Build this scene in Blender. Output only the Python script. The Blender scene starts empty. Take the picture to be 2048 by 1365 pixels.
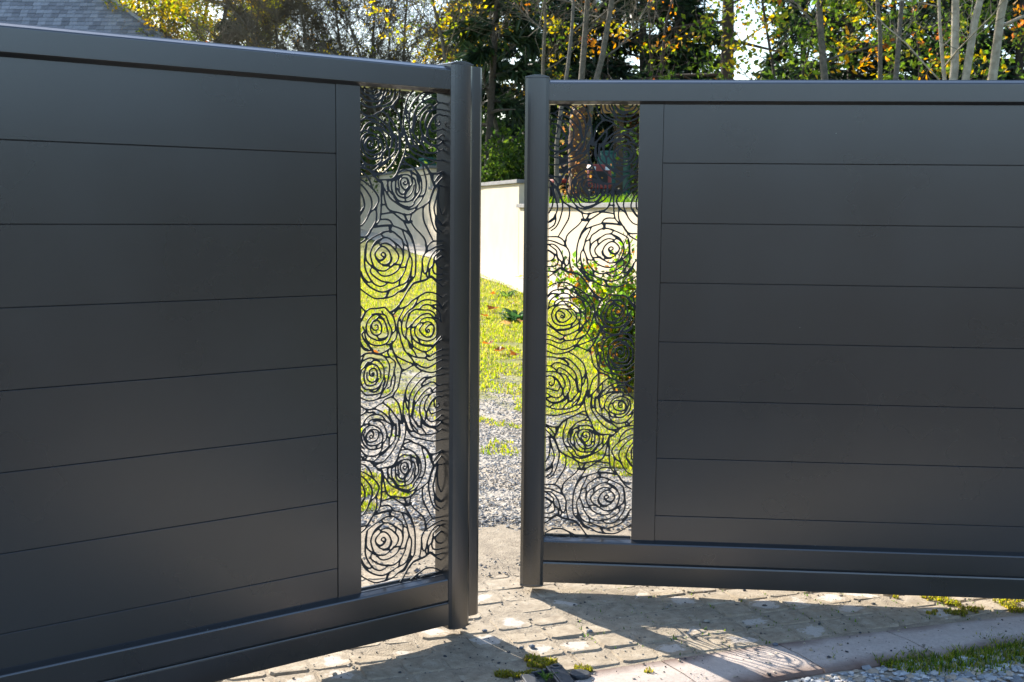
import bpy, math, random
import numpy as np
from mathutils import Vector, Matrix, noise as mnoise

# ------------------------------------------------------------------ camera, world, sun, exposure
SC = bpy.context.scene
COL = SC.collection
CAM_Z = 1.3236
F_PX, PITCH, ROLL = 2529.6, 0.1025, 0.0100
cp, sp = math.cos(PITCH), math.sin(PITCH)
_fw = Vector((0, cp, -sp)); _up = Vector((0, sp, cp)); _rt = Vector((1, 0, 0))
_c, _s = math.cos(ROLL), math.sin(ROLL)
CR = _c*_rt + _s*_up
CU = -_s*_rt + _c*_up
cam_d = bpy.data.cameras.new('camera')
cam_d.sensor_fit = 'HORIZONTAL'; cam_d.sensor_width = 36.0
cam_d.lens = F_PX/2048*36.0
cam_d.clip_start = 0.05; cam_d.clip_end = 2000
cam_d.dof.use_dof = True; cam_d.dof.focus_distance = 4.3; cam_d.dof.aperture_fstop = 11.0
cam = bpy.data.objects.new('camera', cam_d); COL.objects.link(cam)
cam.matrix_world = Matrix(((CR.x, CU.x, -_fw.x, 0), (CR.y, CU.y, -_fw.y, 0), (CR.z, CU.z, -_fw.z, CAM_Z), (0, 0, 0, 1)))
SC.camera = cam

SUN_AZ, SUN_EL = math.radians(38.0), math.radians(26.1)     # azimuth measured from +Y towards -X
SUN_DIR = Vector((-math.sin(SUN_AZ)*math.cos(SUN_EL), math.cos(SUN_AZ)*math.cos(SUN_EL), math.sin(SUN_EL)))
W = bpy.data.worlds.new('World'); SC.world = W; W.use_nodes = True
nt = W.node_tree; nt.nodes.clear()
sky = nt.nodes.new('ShaderNodeTexSky'); sky.sky_type = 'NISHITA'; sky.sun_disc = False
sky.sun_elevation = SUN_EL; sky.sun_rotation = -SUN_AZ
sky.air_density = 1.0; sky.dust_density = 0.7; sky.ozone_density = 1.0
bg = nt.nodes.new('ShaderNodeBackground'); bg.inputs['Strength'].default_value = SKY_STRENGTH = 0.15
wo = nt.nodes.new('ShaderNodeOutputWorld')
nt.links.new(sky.outputs[0], bg.inputs[0]); nt.links.new(bg.outputs[0], wo.inputs[0])
sun_d = bpy.data.lights.new('sun', 'SUN'); sun_d.energy = 5.0; sun_d.angle = math.radians(0.45); sun_d.color = (1.0, 0.92, 0.80)
sun = bpy.data.objects.new('sun', sun_d); COL.objects.link(sun)
sun.rotation_euler = SUN_DIR.to_track_quat('Z', 'Y').to_euler()
SC.view_settings.view_transform = 'Standard'; SC.view_settings.look = 'None'
SC.view_settings.exposure = 1.3; SC.view_settings.gamma = 1.0; SC.view_settings.use_curve_mapping = False
SC.render.engine = 'CYCLES'

# ------------------------------------------------------------------ helpers
def gz(x, y):
    """height of the drive: rises gently away from the camera"""
    yy = min(y, 45.0)
    return 0.0266*(yy-4.0)
def ax(px, Y):
    """lateral position of picture column px (2048 wide) at distance Y"""
    return (px-1024)/F_PX*Y
def az(px, py, Y):
    """height of a picture point at distance Y"""
    hy = 422.4 + 0.01*(px-1024)
    return CAM_Z + (hy-py)/F_PX*Y

def tag(o, label=None, cat=None, group=None, kind=None):
    if label: o['label'] = label
    if cat: o['category'] = cat
    if group: o['group'] = group
    if kind: o['kind'] = kind
    return o
def empty(name, loc=(0, 0, 0), rz=0.0):
    o = bpy.data.objects.new(name, None); COL.objects.link(o)
    o.location = loc; o.rotation_euler = (0, 0, rz); o.empty_display_size = 0.1
    return o
def link(name, me, parent=None, loc=None):
    o = bpy.data.objects.new(name, me); COL.objects.link(o)
    if parent: o.parent = parent
    if loc is not None: o.location = loc
    return o

class MB:
    """collects vertices and faces for ONE mesh"""
    def __init__(s): s.v = []; s.f = []; s.c = []; s.n = 0
    def add(s, v, f, c=None):
        v = np.asarray(v, float).reshape(-1, 3)
        s.f += [tuple(int(i)+s.n for i in q) for q in f]
        s.v.append(v); s.n += len(v)
        if c is not None: s.c.append(np.broadcast_to(np.asarray(c, float), (len(v), 3)))
    def quads(s, V, c=None):
        """V (N,4,3)"""
        V = np.asarray(V, float); N = len(V)
        idx = (np.arange(N*4)+s.n).reshape(N, 4)
        s.f += idx.tolist(); s.v.append(V.reshape(-1, 3)); s.n += N*4
        if c is not None: s.c.append(np.repeat(np.asarray(c, float), 4, axis=0))
    def box(s, x0, x1, y0, y1, z0, z1):
        v = [(x, y, z) for z in (z0, z1) for y in (y0, y1) for x in (x0, x1)]
        s.add(v, [(0, 2, 3, 1), (4, 5, 7, 6), (0, 1, 5, 4), (2, 6, 7, 3), (0, 4, 6, 2), (1, 3, 7, 5)])
    def prism(s, prof, a0, a1, axis='x'):
        """closed profile extruded from a0 to a1; axis 'x': prof=(y,z), 'z': prof=(x,y)"""
        n = len(prof); v = []
        for a in (a0, a1):
            for p, q in prof:
                v.append((a, p, q) if axis == 'x' else ((p, a, q) if axis == 'y' else (p, q, a)))
        f = [(i, (i+1) % n, n+(i+1) % n, n+i) for i in range(n)]
        f += [tuple(range(n))[::-1], tuple(range(n, 2*n))]
        s.add(v, f)
    def tube(s, pts, radii, sides=6, cap=True):
        pts = [Vector(p) for p in pts]; n = len(pts); v = []
        ref = Vector((0.31, 0.17, 0.93))
        for i, p in enumerate(pts):
            t = (pts[min(i+1, n-1)]-pts[max(i-1, 0)])
            if t.length < 1e-9: t = Vector((0, 0, 1))
            t.normalize(); a = t.cross(ref)
            if a.length < 0.05: a = t.cross(Vector((1, 0, 0)))
            a.normalize(); b = t.cross(a)
            for k in range(sides):
                w = 2*math.pi*k/sides
                v.append(p + (a*math.cos(w)+b*math.sin(w))*radii[i])
        f = []
        for i in range(n-1):
            for k in range(sides):
                k2 = (k+1) % sides
                f.append((i*sides+k, i*sides+k2, (i+1)*sides+k2, (i+1)*sides+k))
        if cap: f.append(tuple(range(sides))[::-1]); f.append(tuple((n-1)*sides+k for k in range(sides)))
        s.add([tuple(q) for q in v], f)
    def build(s, name, mat, parent=None, smooth=False, bevel=None, loc=None, fixn=True):
        me = bpy.data.meshes.new(name)
        V = np.concatenate(s.v) if s.v else np.zeros((0, 3))
        me.from_pydata(V.tolist(), [], s.f)
        if fixn:
            import bmesh
            bm = bmesh.new(); bm.from_mesh(me); bmesh.ops.recalc_face_normals(bm, faces=bm.faces)
            if bevel: bmesh.ops.bevel(bm, geom=[e for e in bm.edges if len(e.link_faces) == 2 and e.calc_face_angle(0) > 0.5], offset=bevel, segments=2, affect='EDGES', profile=0.6)
            bm.to_mesh(me); bm.free()
        if s.c:
            C = np.concatenate(s.c); at = me.color_attributes.new('tint', 'FLOAT_COLOR', 'POINT')
            at.data.foreach_set('color', np.concatenate([C, np.ones((len(C), 1))], 1).ravel())
        if smooth: me.polygons.foreach_set('use_smooth', [True]*len(me.polygons))
        me.materials.append(mat); me.update()
        return link(name, me, parent, loc)

def mat(name, base=(0.5, 0.5, 0.5), rough=0.8, metal=0.0, spec=0.5):
    m = bpy.data.materials.new(name); m.use_nodes = True
    n = m.node_tree; b = n.nodes['Principled BSDF']
    b.inputs['Base Color'].default_value = (*base, 1); b.inputs['Roughness'].default_value = rough
    b.inputs['Metallic'].default_value = metal; b.inputs['Specular IOR Level'].default_value = spec
    return m
def nd(m, t, **kw):
    n = m.node_tree.nodes.new(t)
    for k, v in kw.items():
        if k in n.inputs: n.inputs[k].default_value = v
        else: setattr(n, k, v)
    return n
def lk(m, a, b): m.node_tree.links.new(a, b)
def bsdf(m): return m.node_tree.nodes['Principled BSDF']
def coords(m, kind='Object'): return nd(m, 'ShaderNodeTexCoord').outputs[kind]
def ramp(m, fac, stops):
    r = nd(m, 'ShaderNodeValToRGB'); e = r.color_ramp.elements
    while len(e) < len(stops): e.new(0.5)
    for i, (p, c) in enumerate(stops):
        e[i].position = p; e[i].color = (*c, 1) if len(c) == 3 else c
    lk(m, fac, r.inputs[0]); return r.outputs[0]
def noi(m, co, scale, detail=4.0, rough=0.55):
    n = nd(m, 'ShaderNodeTexNoise'); n.inputs['Scale'].default_value = scale; n.inputs['Detail'].default_value = detail
    n.inputs['Roughness'].default_value = rough; lk(m, co, n.inputs['Vector']); return n.outputs['Fac']
def mix(m, fac, a, b, mode='MIX'):
    x = nd(m, 'ShaderNodeMix'); x.data_type = 'RGBA'; x.blend_type = mode
    for s, i in ((fac, 0), (a, 6), (b, 7)):
        if isinstance(s, (int, float)): x.inputs[i].default_value = s
        elif isinstance(s, tuple): x.inputs[i].default_value = (*s, 1)
        else: lk(m, s, x.inputs[i])
    return x.outputs[2]
def math_(m, op, a, b=None, c=None):
    x = nd(m, 'ShaderNodeMath'); x.operation = op
    for i, s in enumerate((a, b, c)):
        if s is None: continue
        if isinstance(s, (int, float)): x.inputs[i].default_value = s
        else: lk(m, s, x.inputs[i])
    return x.outputs[0]
def bump(m, h, strength=0.3, dist=0.01):
    b = nd(m, 'ShaderNodeBump'); b.inputs['Strength'].default_value = strength; b.inputs['Distance'].default_value = dist
    lk(m, h, b.inputs['Height']); lk(m, b.outputs[0], bsdf(m).inputs['Normal'])

# ------------------------------------------------------------------ materials
def gate_metal(name, specks):
    m = mat(name, (0.030, 0.036, 0.044), 0.34, 0.0, 1.0)
    co = coords(m)
    n1 = noi(m, co, 2.3, 4); c = mix(m, n1, (0.0115, 0.0110, 0.0102), (0.0155, 0.0149, 0.0138))
    # dust film and dried specks
    v = nd(m, 'ShaderNodeTexVoronoi'); v.inputs['Scale'].default_value = 62.0; lk(m, co, v.inputs['Vector'])
    sep = nd(m, 'ShaderNodeSeparateColor'); lk(m, v.outputs['Color'], sep.inputs[0])
    small = math_(m, 'LESS_THAN', v.outputs['Distance'], math_(m, 'MULTIPLY', sep.outputs[1], 0.10))
    pick = math_(m, 'GREATER_THAN', sep.outputs[0], 1.0-specks)
    sp_ = math_(m, 'MULTIPLY', small, pick)
    film = ramp(m, noi(m, co, 1.1, 6, 0.7), [(0.45, (0, 0, 0)), (0.8, (1, 1, 1))]); c = mix(m, math_(m, 'MULTIPLY', film, 0.05), c, (0.30, 0.27, 0.22))
    c = mix(m, math_(m, 'MULTIPLY', sp_, 0.7), c, (0.45, 0.45, 0.42))
    lk(m, c, bsdf(m).inputs['Base Color']); bsdf(m).inputs['IOR'].default_value = 1.68
    rr = math_(m, 'MULTIPLY_ADD', n1, 0.08, 0.24); rr = math_(m, 'ADD', rr, math_(m, 'MULTIPLY', sp_, 0.4)); lk(m, rr, bsdf(m).inputs['Roughness'])
    return m
M_GATE = gate_metal('anthracite_powder_coat', 0.006)
M_RAIL = gate_metal('anthracite_powder_coat_dusty', 0.34)
M_ROSE = mat('laser_cut_sheet', (0.030, 0.032, 0.034), 0.58, 0.0, 0.4)

def paver_mat():
    m = mat('sandy_paver', (0.4, 0.3, 0.2), 0.9)
    co = coords(m); oi = nd(m, 'ShaderNodeObjectInfo')
    off = nd(m, 'ShaderNodeVectorMath'); off.operation = 'ADD'; lk(m, co, off.inputs[0])
    sc = nd(m, 'ShaderNodeVectorMath'); sc.operation = 'SCALE'; lk(m, oi.outputs['Location'], sc.inputs[0]); sc.inputs[3].default_value = 3.7; lk(m, sc.outputs[0], off.inputs[1])
    p = off.outputs[0]
    n1 = noi(m, p, 26, 6, 0.65)
    base = ramp(m, n1, [(0.28, (0.255, 0.20, 0.14)), (0.5, (0.365, 0.30, 0.215)), (0.72, (0.465, 0.395, 0.30))])
    wob = noi(m, p, 9, 2)
    ln = nd(m, 'ShaderNodeVectorMath'); ln.operation = 'LENGTH'; lk(m, co, ln.inputs[0])
    d = math_(m, 'MULTIPLY_ADD', math_(m, 'SUBTRACT', noi(m, p, 17, 5, 0.7), 0.5), 0.17, ln.outputs['Value'])
    blot = nd(m, 'ShaderNodeMapRange'); blot.inputs[1].default_value = 0.042; blot.inputs[2].default_value = 0.026; lk(m, d, blot.inputs[0])
    gate = math_(m, 'GREATER_THAN', oi.outputs['Random'], 0.68)
    amt = math_(m, 'MULTIPLY', math_(m, 'MULTIPLY', blot.outputs[0], gate), math_(m, 'MULTIPLY_ADD', noi(m, p, 60, 4), 1.1, 0.2))
    amt = math_(m, 'MINIMUM', amt, 0.62)
    c = mix(m, amt, base, (0.66, 0.60, 0.54))
    spk = noi(m, p, 240, 2, 0.5); dark = math_(m, 'GREATER_THAN', spk, 0.665)
    c = mix(m, math_(m, 'MULTIPLY', dark, 0.7), c, (0.075, 0.065, 0.055))
    lk(m, c, bsdf(m).inputs['Base Color'])
    bump(m, math_(m, 'ADD', n1, math_(m, 'MULTIPLY', noi(m, p, 170, 3), 0.6)), 0.55, 0.006)
    return m
M_PAVER = paver_mat()

def sand_mat():
    m = mat('sandy_grit', (0.4, 0.3, 0.2), 0.95)
    co = coords(m)
    n = noi(m, co, 22, 8, 0.7); c = ramp(m, n, [(0.3, (0.22, 0.175, 0.125)), (0.55, (0.375, 0.31, 0.225)), (0.8, (0.48, 0.405, 0.31))])
    d = math_(m, 'GREATER_THAN', noi(m, co, 230, 2, 0.5), 0.64)
    c = mix(m, math_(m, 'MULTIPLY', d, 0.7), c, (0.08, 0.075, 0.07)); lk(m, c, bsdf(m).inputs['Base Color'])
    bump(m, math_(m, 'ADD', n, noi(m, co, 160, 4)), 0.6, 0.008)
    return m
M_SAND = sand_mat()

def gravel_mat():
    m = mat('grey_gravel', (0.3, 0.3, 0.3), 0.95)
    co = coords(m)
    v = nd(m, 'ShaderNodeTexVoronoi'); v.inputs['Scale'].default_value = 55; lk(m, co, v.inputs['Vector'])
    sep = nd(m, 'ShaderNodeSeparateColor'); lk(m, v.outputs['Color'], sep.inputs[0])
    c = ramp(m, sep.outputs[0], [(0.0, (0.28, 0.255, 0.225)), (0.45, (0.385, 0.35, 0.30)), (0.8, (0.45, 0.40, 0.325)), (1.0, (0.53, 0.485, 0.42))])
    c = mix(m, ramp(m, noi(m, co, 1.3, 5), [(0.4, (0, 0, 0)), (0.65, (1, 1, 1))]), c, (0.40, 0.335, 0.25))
    # moss: more of it further in
    spx = nd(m, 'ShaderNodeSeparateXYZ'); lk(m, co, spx.inputs[0])
    far0 = nd(m, 'ShaderNodeMapRange'); far0.inputs[1].default_value = 5.6; far0.inputs[2].default_value = 11.0; far0.inputs[3].default_value = -0.22; far0.inputs[4].default_value = 0.34; lk(m, spx.outputs[1], far0.inputs[0])
    sidex = nd(m, 'ShaderNodeMapRange'); sidex.inputs[1].default_value = 0.15; sidex.inputs[2].default_value = 0.40; sidex.inputs[4].default_value = 0.36; lk(m, spx.outputs[0], sidex.inputs[0])
    far = nd(m, 'ShaderNodeMath', operation='ADD'); lk(m, far0.outputs[0], far.inputs[0]); lk(m, math_(m, 'MULTIPLY', sidex.outputs[0], math_(m, 'GREATER_THAN', spx.outputs[1], 6.1)), far.inputs[1])
    mo = math_(m, 'ADD', math_(m, 'MULTIPLY_ADD', noi(m, co, 2.6, 7, 0.7), 0.9, 0.05), far.outputs[0])
    mm = ramp(m, mo, [(0.52, (0, 0, 0)), (0.62, (1, 1, 1))])
    mc = ramp(m, noi(m, co, 14, 5, 0.7), [(0.3, (0.12, 0.125, 0.025)), (0.6, (0.25, 0.25, 0.035)), (0.8, (0.36, 0.31, 0.09))])
    c = mix(m, mm, c, mc); lk(m, c, bsdf(m).inputs['Base Color'])
    bump(m, math_(m, 'SUBTRACT', 1.0, v.outputs['Distance']), 0.5, 0.008)
    return m
M_GRAVEL = gravel_mat()

def simple_noise(name, c0, c1, scale, rough=0.9, bs=0.3, bd=0.01, metal=0.0, detail=5):
    m = mat(name, c0, rough, metal); co = coords(m); n = noi(m, co, scale, detail, 0.65)
    lk(m, ramp(m, n, [(0.3, c0), (0.7, c1)]), bsdf(m).inputs['Base Color'])
    if bs: bump(m, n, bs, bd)
    return m
M_EARTH = simple_noise('dark_earth', (0.06, 0.05, 0.03), (0.14, 0.11, 0.07), 6)
M_LAWN = simple_noise('rough_lawn', (0.05, 0.075, 0.02), (0.10, 0.12, 0.03), 3)
M_WALL = simple_noise('cream_render', (0.56, 0.47, 0.345), (0.63, 0.54, 0.41), 2.2, 0.95, 0.25, 0.004)
M_COPING = simple_noise('grey_coping', (0.11, 0.115, 0.125), (0.20, 0.20, 0.205), 9, 0.7, 0.2, 0.004)
M_PALEPATH = simple_noise('pale_concrete', (0.46, 0.41, 0.34), (0.62, 0.56, 0.48), 9, 0.95, 0.3, 0.006)
M_BARK = simple_noise('grey_bark', (0.07, 0.06, 0.045), (0.18, 0.155, 0.12), 20, 0.95, 0.7, 0.02)
M_BARKDARK = simple_noise('dark_bark', (0.035, 0.028, 0.022), (0.085, 0.068, 0.05), 16, 0.95, 0.8, 0.03)
M_BARKRED = simple_noise('reddish_bark', (0.06, 0.032, 0.02), (0.17, 0.09, 0.052), 14, 0.95, 0.9, 0.03)
M_BARKPALE = simple_noise('pale_bark', (0.24, 0.20, 0.14), (0.50, 0.43, 0.33), 12, 0.9, 0.4, 0.01)
M_TWIG = simple_noise('grey_twigs', (0.10, 0.08, 0.055), (0.21, 0.175, 0.125), 3, 0.95, 0)
M_SHEDWOOD = simple_noise('weathered_boards', (0.09, 0.06, 0.035), (0.16, 0.11, 0.065), 12, 0.9)
M_ROOFORANGE = simple_noise('ochre_roof_sheet', (0.34, 0.17, 0.045), (0.48, 0.27, 0.08), 9, 0.8)
M_RED = simple_noise('red_paint', (0.19, 0.018, 0.015), (0.24, 0.026, 0.02), 4, 0.4, 0)
M_BLACKPL = simple_noise('black_plastic', (0.030, 0.034, 0.040), (0.07, 0.075, 0.085), 30, 0.45, 0.25, 0.003)
M_RUBBER = mat('rubber', (0.02, 0.02, 0.02), 0.85)
M_WHITEPL = mat('white_plastic', (0.72, 0.76, 0.8), 0.45)
M_TEAL = simple_noise('green_plastic', (0.015, 0.11, 0.085), (0.03, 0.17, 0.13), 5, 0.45, 0)
M_NAVY = mat('navy_metal', (0.018, 0.026, 0.05), 0.5)
M_ZINC = mat('zinc', (0.32, 0.34, 0.36), 0.4, 0.7)
M_HOUSEWALL = simple_noise('house_render', (0.55, 0.5, 0.42), (0.6, 0.55, 0.47), 4, 0.95, 0.1)
def slate_mat():
    m = mat('slate', (0.1, 0.11, 0.13), 0.5); co = coords(m); oi = nd(m, 'ShaderNodeObjectInfo')
    n = noi(m, co, 7, 5, 0.7)
    c = ramp(m, n, [(0.3, (0.125, 0.13, 0.145)), (0.7, (0.25, 0.255, 0.27))])
    k = nd(m, 'ShaderNodeMapRange'); k.inputs[3].default_value = 0.6; k.inputs[4].default_value = 1.4; lk(m, oi.outputs['Random'], k.inputs[0])
    h = nd(m, 'ShaderNodeHueSaturation'); lk(m, k.outputs[0], h.inputs['Value']); lk(m, c, h.inputs['Color']); lk(m, h.outputs[0], bsdf(m).inputs['Base Color'])
    bump(m, n, 0.3, 0.006); return m
M_SLATE = slate_mat()
def kerb_mat():
    m = mat('pink_concrete', (0.5, 0.45, 0.42), 0.9); co = coords(m)
    n = noi(m, co, 70, 5, 0.7); c = ramp(m, n, [(0.3, (0.46, 0.385, 0.335)), (0.7, (0.60, 0.515, 0.455))])
    sx = nd(m, 'ShaderNodeSeparateXYZ'); lk(m, co, sx.inputs[0])
    e = math_(m, 'ADD', math_(m, 'ABSOLUTE', sx.outputs[1]), math_(m, 'MULTIPLY', math_(m, 'SUBTRACT', noi(m, co, 5, 4), 0.5), 0.12))
    st = nd(m, 'ShaderNodeMapRange'); st.inputs[1].default_value = 0.055; st.inputs[2].default_value = 0.125; lk(m, e, st.inputs[0])
    c = mix(m, math_(m, 'MULTIPLY', st.outputs[0], 0.9), c, (0.13, 0.07, 0.05))      # algae and rust stain along both edges
    d = math_(m, 'GREATER_THAN', noi(m, co, 210, 2, 0.5), 0.68)
    c = mix(m, math_(m, 'MULTIPLY', d, 0.6), c, (0.12, 0.11, 0.10)); lk(m, c, bsdf(m).inputs['Base Color'])
    bump(m, math_(m, 'ADD', n, noi(m, co, 190, 3)), 0.4, 0.004); return m
M_KERB = kerb_mat()
def leaf_mat(name, trans=0.45, rough=0.55):
    m = bpy.data.materials.new(name); m.use_nodes = True; n = m.node_tree
    b = bsdf(m); b.inputs['Roughness'].default_value = rough; b.inputs['Specular IOR Level'].default_value = 0.3
    a = nd(m, 'ShaderNodeAttribute'); a.attribute_name = 'tint'
    lk(m, a.outputs['Color'], b.inputs['Base Color'])
    t = nd(m, 'ShaderNodeBsdfTranslucent'); lk(m, a.outputs['Color'], t.inputs['Color'])
    h = nd(m, 'ShaderNodeHueSaturation'); h.inputs['Value'].default_value = 2.0; h.inputs['Saturation'].default_value = 1.12
    lk(m, a.outputs['Color'], h.inputs['Color']); lk(m, h.outputs[0], t.inputs['Color'])
    x = nd(m, 'ShaderNodeMixShader'); x.inputs[0].default_value = trans
    lk(m, b.outputs[0], x.inputs[1]); lk(m, t.outputs[0], x.inputs[2])
    o = [q for q in n.nodes if q.type == 'OUTPUT_MATERIAL'][0]; lk(m, x.outputs[0], o.inputs['Surface'])
    return m
M_LEAF = leaf_mat('foliage', 0.55); M_GRASS = leaf_mat('grass_blades', 0.5)
M_NEEDLE = leaf_mat('conifer_needles', 0.15)
def tint_mat(name, rough=0.8):
    m = mat(name, rough=rough); a = nd(m, 'ShaderNodeAttribute'); a.attribute_name = 'tint'
    n = noi(m, coords(m), 90, 3); lk(m, mix(m, 0.35, a.outputs['Color'], n, 'OVERLAY'), bsdf(m).inputs['Base Color']); return m
M_PEBBLE = tint_mat('pebbles', 0.85)
# ------------------------------------------------------------------ ground
rng = np.random.default_rng(7)
def sheet(name, x0, x1, y0, y1, nx, ny, hfun, m, inside=None):
    xs = np.linspace(x0, x1, nx); ys = np.linspace(y0, y1, ny); b = MB()
    v = [(x, y, hfun(x, y)) for y in ys for x in xs]; f = []
    for j in range(ny-1):
        for i in range(nx-1):
            if inside and not inside((xs[i]+xs[i+1])/2, (ys[j]+ys[j+1])/2): continue
            f.append((j*nx+i, j*nx+i+1, (j+1)*nx+i+1, (j+1)*nx+i))
    b.add(v, f); return b.build(name, m, smooth=True)
# wall base line: x as a function of y (foot of the cream wall)
def wall_x(y):
    if y < 21: return 0.16 - 0.235*(y-18.0)
    return -0.545 - 0.277*(y-21.0)
def nz(x, y, s, seed=0.0): return mnoise.noise(Vector((x*s+seed, y*s-seed, seed*0.7)))
GR_XS = np.concatenate([np.linspace(-900, -40, 9), np.linspace(-30, 30, 31), np.linspace(40, 900, 9)])
GR_YS = np.concatenate([np.linspace(-900, -30, 9), np.linspace(-20, 60, 41), np.linspace(80, 1200, 9)])
b = MB(); v = [(x, y, gz(x, max(y, -6))-0.07) for y in GR_YS for x in GR_XS]; n = len(GR_XS)
b.add(v, [(j*n+i, j*n+i+1, (j+1)*n+i+1, (j+1)*n+i) for j in range(len(GR_YS)-1) for i in range(n-1)])
tag(b.build('ground', M_LAWN, smooth=True), kind='structure')
def drive_h(x, y):
    h = gz(x, y) + 0.014*nz(x, y, 1.4, 3.1) + 0.007*nz(x, y, 5.0, 9.0)
    h += 0.006
    if y < 5.1: h -= 0.03*(5.1-y)/0.2
    return h
tag(sheet('gravel_drive', -9, 3.4, 4.9, 36, 80, 190, drive_h, M_GRAVEL), kind='structure')
# raised garden behind the wall
b = MB(); ys = np.linspace(5.3, 70, 46); cols = 26; v = []
GTOP = lambda y: 1.30 if y < 18.4 else 1.42
for y in ys:
    x0 = (wall_x(y) if y < 34 else wall_x(34)-0.2*(y-34)) + 0.16
    for k in range(cols):
        x = x0 + (k/(cols-1))**1.5*60
        v.append((x, y, 1.30 + 0.012*max(0, y-18) + 0.03*nz(x, y, 0.8, 5)))
b.add(v, [(j*cols+i, j*cols+i+1, (j+1)*cols+i+1, (j+1)*cols+i) for j in range(len(ys)-1) for i in range(cols-1)])
tag(b.build('garden_terrace', M_LAWN, smooth=True), kind='structure')
# pale strip at the foot of the wall
b = MB(); v = []; ys = np.linspace(9.5, 34, 60)
for y in ys:
    w = 0.62 + 0.07*nz(0, y, 1.7, 2)
    for dx in (-w, -w*0.5, 0.02): v.append((wall_x(y)+dx, y, gz(0, y)+0.022))
b.add(v, [(j*3+i, j*3+i+1, (j+1)*3+i+1, (j+1)*3+i) for j in range(len(ys)-1) for i in range(2)])
tag(b.build('path', M_PALEPATH), kind='structure')

# ------------------------------------------------------------------ paved threshold
PA = math.radians(20.6); PC = 0.125
pd_ = Vector((math.cos(PA), math.sin(PA))); pe_ = Vector((-math.sin(PA+0.03), math.cos(PA+0.03)))
P0 = Vector((0.25, 3.87))                                   # a joint crossing read off the photograph
kin = [(-2.6, 2.55), (0.0, 3.49), (0.45, 3.665), (0.83, 3.815), (1.2, 3.935), (1.71, 4.10), (2.6, 4.42), (3.6, 4.8)]   # inner edge of kerb
kout = [(-2.5, 2.28), (0.1, 3.22), (0.56, 3.45), (0.93, 3.605), (1.30, 3.745), (1.80, 3.93), (2.7, 4.26), (3.7, 4.64)]
def interp(pts, x): return float(np.interp(x, [p[0] for p in pts], [p[1] for p in pts]))
tag(sheet('sand_bed', -4, 4.2, 2.2, 5.6, 170, 90,
          lambda x, y: gz(x, y) - 0.0027 + 0.0028*nz(x, y, 6, 1) + 0.010*max(0.0, min(1.0, (y-4.45)/0.45)) + 0.0055*max(0, nz(x, y, 2.2, 4)),
          M_SAND, lambda x, y: y > interp(kin, x)-0.02 and y < 5.12+0.12*nz(x, y, 2.5, 6)), kind='structure')
pav = empty('pavement', (0, 4, 0)); tag(pav, kind='structure')
def paver_mesh(seed):
    r = random.Random(seed); h = PC/2-0.0035; b = MB(); n = 8; rings = []
    c = 0.012
    base = [(-h+c, -h), (h-c, -h), (h, -h+c), (h, h-c), (h-c, h), (-h+c, h), (-h, h-c), (-h, -h+c)]
    base = [(x+r.uniform(-.002, .002), y+r.uniform(-.002, .002)) for x, y in base]
    v = [(x, y, -0.05) for x, y in base] + [(x, y, -0.006+r.uniform(-.001, .001)) for x, y in base] + [(x*0.94, y*0.94, r.uniform(-.0012, .0012)) for x, y in base]
    f = [(k*n+i, k*n+(i+1) % n, (k+1)*n+(i+1) % n, (k+1)*n+i) for k in range(2) for i in range(n)] + [tuple(range(16, 24))]
    b.add(v, f); return b, v, f
PMESH = []
for sd in range(5):
    b, v, f = paver_mesh(sd); o = b.build('paver', M_PAVER, pav); PMESH.append((o, v, f))
cand = []
for i in range(-34, 34):
    for j in range(-14, 14):
        q = P0 + pd_*(PC*(i+0.5)) + pe_*(PC*(j+0.5))
        if not (-2.4 < q.x < 3.0 and q.y < 5.05): continue
        if q.y < interp(kin, q.x)+PC*0.52: continue
        P = Vector((q.x, q.y, gz(q.x, q.y)-CAM_Z)); d = P.dot(_fw)
        sx = 1024+F_PX*P.dot(CR)/d; sy = 682.5-F_PX*P.dot(CU)/d
        vis = -30 < sx < 2080 and sy < 1395
        if vis and sx < 540 and sy < 1250: vis = False      # behind the closed part of the left leaf
        if vis and sx > 1330 and sy < 1150: vis = False
        if vis and sx < 650 and sy < 1340 - (sx-540)*0.3: vis = False
        cand.append((not vis, d, q.x, q.y))
cand.sort(); rest = MB(); pr = random.Random(3); used = 0
for hid, d, x, y in cand:
    k = pr.randrange(5); rz = PA + (pr.randrange(4))*math.pi/2 + pr.uniform(-.02, .02)
    zz = gz(x, y) + pr.uniform(-.0015, .001) - 0.008*max(0, min(1, (y-4.35)/0.5)); tx, ty = pr.uniform(-.007, .007)+0.0266, pr.uniform(-.007, .007)
    if not hid and used < 280:
        src = PMESH[k][0]
        o = src if used < 5 and used == k else src.copy()
        if used < 5: o = PMESH[used][0]
        elif o is not src: COL.objects.link(o); o.parent = pav
        o.location = (x, y-4, zz); o.rotation_euler = (tx, ty, rz); used += 1
    else:
        R_ = Matrix.Translation((x, y-4, zz)) @ Matrix.Rotation(rz, 4, 'Z')
        rest.add([tuple(R_ @ Vector(q)) for q in PMESH[k][1]], PMESH[k][2])
if rest.n: tag(rest.build('pavers', M_PAVER, pav), kind='stuff')

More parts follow.
